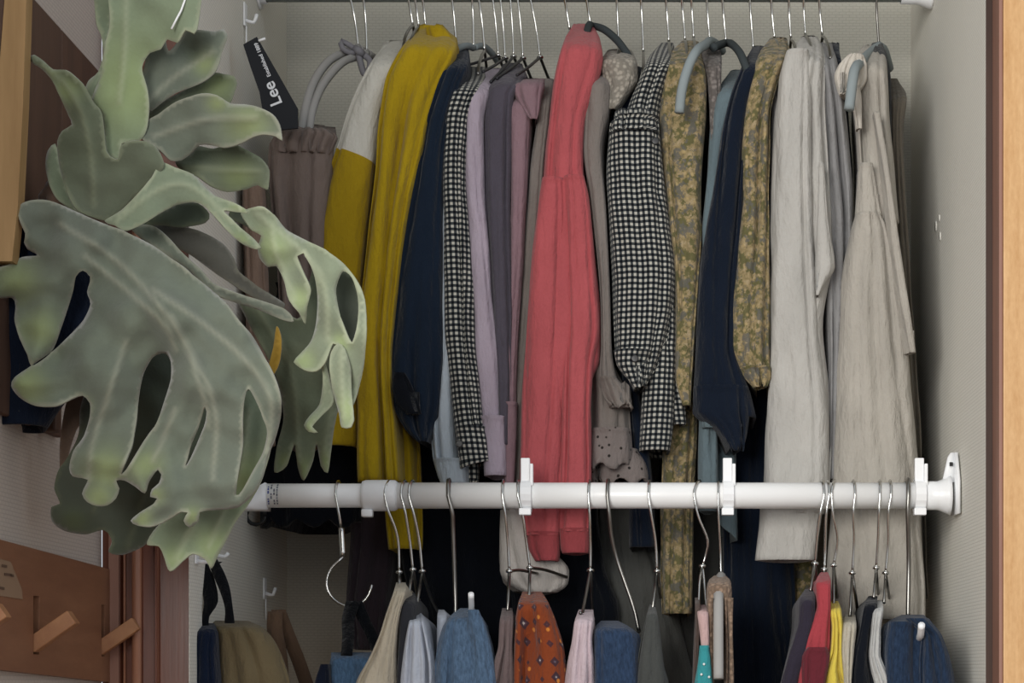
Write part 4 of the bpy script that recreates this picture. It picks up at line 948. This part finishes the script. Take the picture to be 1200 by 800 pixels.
def leaf(outline, mat, Y, base=None, dY=0, holes=(), veins=(), young=(), bulge=.012, wave=.008, curl=.006, step=5, seed=1, th=.0022, gx=0, gy=0, name='frond', label=None, bands=()):
    """frond: outline in view, laid on a curved sheet around depth Y, thickened.
    dY: change of depth from base to the farthest tip; gx, gy: tilt (m per 100 px)"""
    ol = smooth_closed(outline); hs = [smooth_closed(h, 4) for h in holes]
    lo, hi = ol.min(0), ol.max(0)
    gxs = np.arange(lo[0], hi[0], step); gys = np.arange(lo[1], hi[1], step*.87)
    G = np.array([(x+(step/2 if j % 2 else 0), y) for j, y in enumerate(gys) for x in gxs])
    k = inside(G, ol)
    for h in hs: k &= ~inside(G, h)
    G = G[k]
    D = polydist(G, ol)
    for h in hs: D = np.minimum(D, polydist(G, h))
    G = G[D > step*.45]
    allp = np.vstack([ol]+hs+[G]); edges = []; off = 0
    for c in [ol]+hs:
        n = len(c); edges += [(off+i, off+(i+1) % n) for i in range(n)]; off += n
    r = delaunay_2d_cdt([Vector(p) for p in allp], edges, [], 0, 1e-4)
    vs = np.array([tuple(v) for v in r[0]]); fs = [tuple(f) for f in r[2]]
    cen = np.array([vs[list(f)].mean(0) for f in fs]); ok = inside(cen, ol)
    for h in hs: ok &= ~inside(cen, h)
    fs = [f for f, o in zip(fs, ok) if o]
    dist = polydist(vs, ol)
    for h in hs: dist = np.minimum(dist, polydist(vs, h))
    b = np.array(base if base is not None else vs.mean(0)); rb = np.sqrt(((vs-b)**2).sum(1)); rmax = rb.max()
    vd = np.full(len(vs), 1e9)
    for v in veins: vd = np.minimum(vd, polydist(vs, [np.array(q, float) for q in spline(v, 8)], False))
    m = vs.mean(0)
    YY = np.zeros(len(vs))
    for i, (x, y) in enumerate(vs):
        q = Vector((x/70, y/70, seed*2.7)); n1 = noise.noise(q); n2 = noise.noise(Vector((x/28, y/28, seed*5.1)))
        t = rb[i]/rmax
        YY[i] = Y+dY*t**1.2 + gx*(x-m[0])/100+gy*(y-m[1])/100 - bulge*.45*min(1, dist[i]/45) + wave*1.1*n1 + wave*.6*n2
        YY[i] += curl*.8*math.exp(-dist[i]/8)*math.sin(x/19+y/23+seed) - .0032*math.exp(-(vd[i]/3.2)**2)
        for (bx, by, br, ba) in bands: YY[i] += ba*math.exp(-((x-bx)**2+(y-by)**2)/br**2)
    me = pyd([P(x, y, Y_) for (x, y), Y_ in zip(vs, YY)], fs)
    bm = bmesh.new(); bm.from_mesh(me); bmesh.ops.recalc_face_normals(bm, faces=bm.faces)
    if sum(f.normal.y for f in bm.faces) > 0: bmesh.ops.reverse_faces(bm, faces=bm.faces)
    bm.to_mesh(me); bm.free()
    at = me.attributes.new('leaf', 'FLOAT_VECTOR', 'POINT')
    for i in range(len(vs)):
        yg = max([math.exp(-(((vs[i][0]-a)**2+(vs[i][1]-c)**2)/rr**2)) for a, c, rr in young] or [0])
        at.data[i].vector = (.8*math.exp(-(dist[i]/1.9)**2), .5*math.exp(-(vd[i]/3.4)**2), .8*yg)
    o = link(name, me, mat, fern); md = o.modifiers.new('thickness', 'SOLIDIFY'); md.thickness = th; md.offset = -1
    if label: o['label'] = label
    return o

# upright strap at the top
leaf([(131, -60), (232, -60), (231, 33), (217, 35), (207, 50), (196, 46), (188, 58), (176, 62), (168, 74), (167, 84), (172, 105), (174, 125), (172, 150), (166, 163), (156, 166), (142, 168), (142, 180), (138, 188), (130, 184), (123, 178), (122, 150), (118, 134), (108, 122), (110, 108), (118, 88), (124, 50), (129, 25)],
     g_light, 2.045, (150, 180), -.03, veins=[[(150, -50), (146, 60), (140, 120)]], young=[(150, 100, 60)], bulge=.010, seed=3)
leaf([(108, -60), (140, -60), (133, 0), (128, 45), (120, 88), (110, 112), (104, 128), (99, 108), (104, 94), (115, 84), (121, 62), (118, 40), (112, 20)], g_light, 2.075, (110, 120), 0, seed=4)
# right-hand tongues
leaf([(170, 74), (172, 56), (180, 48), (192, 38), (195, 30), (194, 48), (198, 60), (206, 54), (216, 39), (218, 35), (235, 35), (252, 37), (261, 34), (267, 42), (264, 52), (260, 62), (257, 72), (250, 86), (232, 99), (205, 110), (188, 122), (178, 130), (170, 128), (165, 100)],
     g_main, 2.06, (165, 150), .02, veins=[[(172, 120), (205, 90), (250, 60)]], young=[(240, 75, 14)], seed=5, bands=[(222, 60, 16, .012)])
leaf([(172, 135), (185, 122), (215, 106), (236, 96), (250, 85), (262, 87), (274, 89), (278, 98), (275, 108), (270, 121), (255, 132), (220, 136), (185, 142)], g_olive, 2.085, (170, 140), .03, young=[(255, 100, 18)], seed=6)
leaf([(166, 162), (172, 142), (185, 134), (205, 120), (235, 110), (255, 112), (270, 121), (286, 122), (302, 125), (318, 134), (327, 146), (330, 164), (322, 159), (308, 157), (296, 160), (280, 168), (262, 173), (246, 170), (234, 170), (226, 178), (213, 188), (200, 188), (190, 178), (180, 170)],
     g_main, 2.05, (165, 160), -.03, veins=[[(180, 160), (240, 140), (300, 138)]], young=[(290, 145, 25), (255, 120, 12)], seed=7, wave=.012)
leaf([(205, 190), (222, 180), (232, 171), (250, 174), (272, 169), (290, 176), (307, 186), (316, 200), (313, 222), (302, 217), (288, 222), (266, 225), (250, 219), (232, 207), (214, 200)],
     g_olive, 2.085, (200, 190), .01, veins=[[(215, 195), (260, 198), (305, 200)]], young=[(280, 205, 20)], seed=8)
# left horn and body
leaf([(32, 66), (40, 64), (52, 72), (62, 81), (76, 82), (88, 91), (100, 102), (110, 120), (120, 134), (124, 178), (138, 187), (142, 170), (158, 165), (172, 166), (183, 172), (190, 184), (192, 196), (178, 210), (160, 228), (142, 246), (124, 258), (105, 253), (90, 245), (80, 228), (72, 205), (68, 185), (67, 165), (73, 153), (84, 146), (80, 135), (70, 113), (62, 96), (50, 82), (38, 74)],
     g_olive, 2.035, (100, 230), -.03, veins=[[(110, 240), (105, 170), (85, 110), (50, 76)]], young=[(78, 105, 16), (60, 84, 10)], seed=9, bulge=.016)
leaf([(64, 168), (56, 176), (53, 192), (57, 214), (66, 232), (84, 246), (96, 252), (82, 226), (72, 198), (69, 180)], g_light, 2.07, (80, 240), 0, seed=10)
# band sweeping right
leaf([(122, 259), (142, 246), (162, 226), (178, 208), (188, 190), (205, 196), (226, 204), (240, 218), (252, 229), (270, 236), (284, 243), (291, 247), (290, 250), (276, 248), (262, 246), (272, 258), (286, 270), (298, 280), (306, 290), (300, 292), (286, 287), (272, 276), (256, 258), (240, 242), (228, 237), (208, 240), (188, 250), (168, 262), (148, 270), (134, 264)],
     g_light, 2.02, (125, 255), .02, veins=[[(135, 260), (185, 222), (225, 218), (270, 258)]], young=[(282, 282, 10), (280, 245, 10)], seed=11, bulge=.010)
leaf([(150, 270), (172, 258), (190, 246), (210, 238), (232, 238), (245, 250), (240, 260), (212, 266), (182, 264)], g_dark, 2.085, (150, 266), .02, seed=12)  # dark green put in for the shaded underside of the band
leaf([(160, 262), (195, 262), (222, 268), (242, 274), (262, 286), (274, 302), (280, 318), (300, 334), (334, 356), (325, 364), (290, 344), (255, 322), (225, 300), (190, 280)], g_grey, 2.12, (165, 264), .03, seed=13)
leaf([(152, 264), (178, 264), (196, 278), (216, 298), (237, 317), (250, 332), (272, 342), (300, 350), (334, 362), (344, 376), (330, 374), (300, 362), (268, 352), (246, 340), (226, 322), (205, 306), (180, 288), (160, 275)], g_main, 2.075, (158, 268), .02, seed=14, bulge=.006)
# far-right back frond, dark, long
leaf([(276, 345), (300, 352), (330, 360), (352, 372), (372, 300), (400, 315), (420, 338), (428, 366), (428, 405), (422, 445), (412, 470), (400, 470), (392, 500), (388, 530), (384, 554), (376, 546), (371, 520), (367, 540), (356, 563), (349, 548), (345, 520), (336, 546), (322, 553), (324, 525), (332, 490), (326, 450), (312, 415), (292, 380)],
     g_olive, 2.16, (280, 350), .02, veins=[[(300, 360), (340, 430), (350, 540)], [(390, 340), (395, 430), (380, 530)]], young=[(384, 540, 14), (356, 550, 14), (335, 540, 10)], seed=15, bulge=.02)
# bright arching frond on the right
leaf([(282, 250), (292, 244), (306, 243), (322, 252), (335, 268), (356, 280), (380, 292), (402, 308), (418, 328), (427, 350), (429, 385), (427, 425), (420, 458), (414, 474), (409, 470), (404, 440), (398, 410), (390, 402), (380, 425), (370, 434), (356, 433), (344, 424), (352, 414), (364, 400), (370, 380), (372, 350), (368, 322), (356, 296), (348, 300), (356, 322), (364, 340), (360, 360), (358, 380), (350, 366), (338, 350), (333, 330), (324, 312), (314, 313), (304, 302), (302, 288), (306, 276), (296, 270), (290, 262)],
     g_pale, 2.10, (285, 250), -.02, holes=[[(402, 318), (412, 325), (418, 342), (420, 360), (418, 385), (412, 402), (404, 388), (397, 362), (394, 338)]],
     veins=[[(300, 250), (350, 290), (378, 330), (385, 400)], [(320, 262), (322, 290), (345, 350)]], young=[(318, 290, 22), (355, 424, 14), (400, 400, 10), (350, 350, 14)], seed=16, wave=.016, bulge=.012, curl=.010)
leaf([(396, 402), (404, 408), (411, 430), (412, 455), (414, 492), (411, 500), (400, 500), (397, 484), (390, 458), (386, 430), (388, 412)], g_pale, 2.085, (400, 402), -.01, veins=[[(400, 410), (402, 490)]], young=[(404, 480, 18)], seed=17, bulge=.012)
leaf([(378, 420), (386, 440), (391, 470), (378, 486), (366, 500), (372, 506), (362, 506), (356, 498), (362, 488), (374, 474), (378, 450)], g_pale, 2.105, (382, 425), -.01, young=[(364, 500, 12)], seed=18)
leaf([(394, 320), (412, 322), (422, 350), (422, 390), (412, 412), (402, 400), (392, 360)], g_dark, 2.135, (400, 320), 0, seed=19)
leaf([(270, 246), (290, 246), (306, 252), (316, 262), (312, 274), (300, 272), (284, 262), (270, 256)], g_dark, 2.13, (280, 250), 0, seed=23)
leaf([(324, 382), (329, 398), (327, 424), (319, 440), (315, 430), (320, 408)], g_yel, 2.13, (324, 382), 0, seed=20, name='yellow_lobe', label='yellowed lobe', bulge=.004)
# lower back fronds
leaf([(96, 470), (130, 400), (205, 395), (264, 466), (264, 560), (232, 584), (230, 580), (214, 606), (186, 622), (168, 640), (144, 650), (128, 647), (132, 634), (122, 621), (100, 626), (76, 622), (61, 611), (60, 594), (70, 590), (64, 572), (68, 552), (80, 534), (92, 508)],
     g_dark, 2.10, (150, 470), .02, veins=[[(140, 500), (110, 600)], [(180, 540), (150, 640)]], young=[(85, 612, 16)], seed=21)
leaf([(276, 440), (300, 450), (312, 480), (318, 515), (308, 560), (292, 590), (276, 612), (266, 632), (256, 650), (248, 666), (240, 655), (226, 648), (216, 655), (199, 669), (192, 652), (186, 640), (172, 638), (178, 624), (196, 604), (228, 570), (250, 520)],
     g_light, 2.035, (280, 450), 0, veins=[[(292, 480), (280, 550), (245, 640)], [(255, 560), (205, 655)]], young=[(285, 560, 30), (250, 640, 20), (205, 655, 16)], seed=22, bulge=.012)
# the big front frond
leaf([(20, 246), (26, 238), (40, 234), (58, 235), (72, 240), (90, 248), (115, 259), (148, 272), (180, 288), (213, 312), (245, 337), (265, 355), (280, 375), (297, 395), (315, 428), (327, 458), (330, 482), (324, 510), (314, 536), (308, 560), (296, 580), (280, 594), (262, 597), (246, 598), (234, 600), (233, 610), (222, 618), (215, 610), (220, 600), (212, 599), (198, 608), (180, 616), (162, 616), (153, 610), (164, 600), (180, 590), (184, 584), (176, 582), (178, 573), (186, 566), (189, 556), (185, 550), (175, 564), (170, 578), (158, 570), (146, 563), (136, 563), (140, 572), (136, 584), (126, 592), (114, 593), (102, 588), (96, 578), (103, 562), (96, 560), (85, 558), (81, 548), (86, 528), (98, 511), (105, 488), (105, 472), (96, 463), (84, 466), (64, 475), (40, 475), (22, 465), (13, 452), (17, 442), (34, 430), (62, 411), (84, 390), (98, 374), (106, 356), (102, 342), (106, 325), (97, 317), (89, 324), (86, 340), (80, 360), (72, 384), (62, 410), (46, 424), (36, 428), (32, 416), (24, 398), (17, 376), (18, 358), (14, 349), (-6, 348), (-8, 318), (10, 310), (26, 301), (44, 299), (32, 292), (28, 284), (30, 274), (25, 262)],
     g_main, 2.01, (60, 250), -.05,
     holes=[[(193, 414), (200, 424), (200, 444), (193, 468), (183, 496), (168, 518), (154, 542), (142, 556), (148, 536), (155, 518), (160, 488), (165, 452), (170, 434), (180, 418)],
            [(240, 476), (242, 482), (240, 496), (233, 514), (223, 537), (217, 546), (224, 522), (233, 500)],
            [(291, 455), (298, 466), (307, 486), (313, 506), (308, 530), (296, 552), (284, 574), (277, 580), (279, 556), (284, 522), (284, 490), (287, 466)]],
     veins=[[(70, 262), (130, 300), (180, 350), (215, 400), (240, 470), (244, 500)], [(180, 340), (240, 380), (290, 425), (318, 470), (314, 530)], [(200, 370), (250, 470), (250, 560)],
            [(100, 300), (160, 350), (195, 385), (205, 410)], [(148, 400), (128, 460), (108, 520), (104, 560)], [(205, 480), (180, 540)]],
     young=[(20, 330, 26), (45, 385, 24), (30, 452, 24), (125, 550, 26), (170, 545, 20), (95, 475, 10), (115, 582, 18), (180, 580, 12), (165, 608, 14), (225, 605, 12)],
     seed=24, bulge=.022, wave=.022, curl=.008, step=4.6, bands=[(180, 360, 60, -.02), (60, 400, 40, .012), (250, 430, 50, -.012)])
# brown rhizome and shield frond
bm = bmesh.new(); bmesh.ops.create_icosphere(bm, subdivisions=4, radius=1)
for v in bm.verts:
    n = v.co.copy(); v.co = Vector((n.x*.036, n.y*.028, n.z*.042))*(1+.25*noise.noise(n*3)+.15*noise.noise(n*9))+P(86, 252, 2.11)
link('rhizome', bm_me(bm), dried, fern)
leaf([(10, 240), (22, 230), (34, 236), (60, 232), (100, 262), (92, 290), (60, 300), (36, 290), (20, 270)], dried, 2.12, (60, 260), 0, seed=30, name='shield_frond', label='dried brown shield frond')
leaf([(80, 466), (104, 462), (106, 490), (92, 500), (84, 520), (72, 560), (70, 520)], dried, 2.13, (90, 470), 0, seed=31, name='shield_frond', label='dried brown frond tip')
# hanging wire
link('hanging_wire', wire_me([P(232, -60, 2.02), P(216, 2, 2.02), P(207, 22, 2.02), P(201, 34, 2.02)], .0011, 6), whitep, fern)
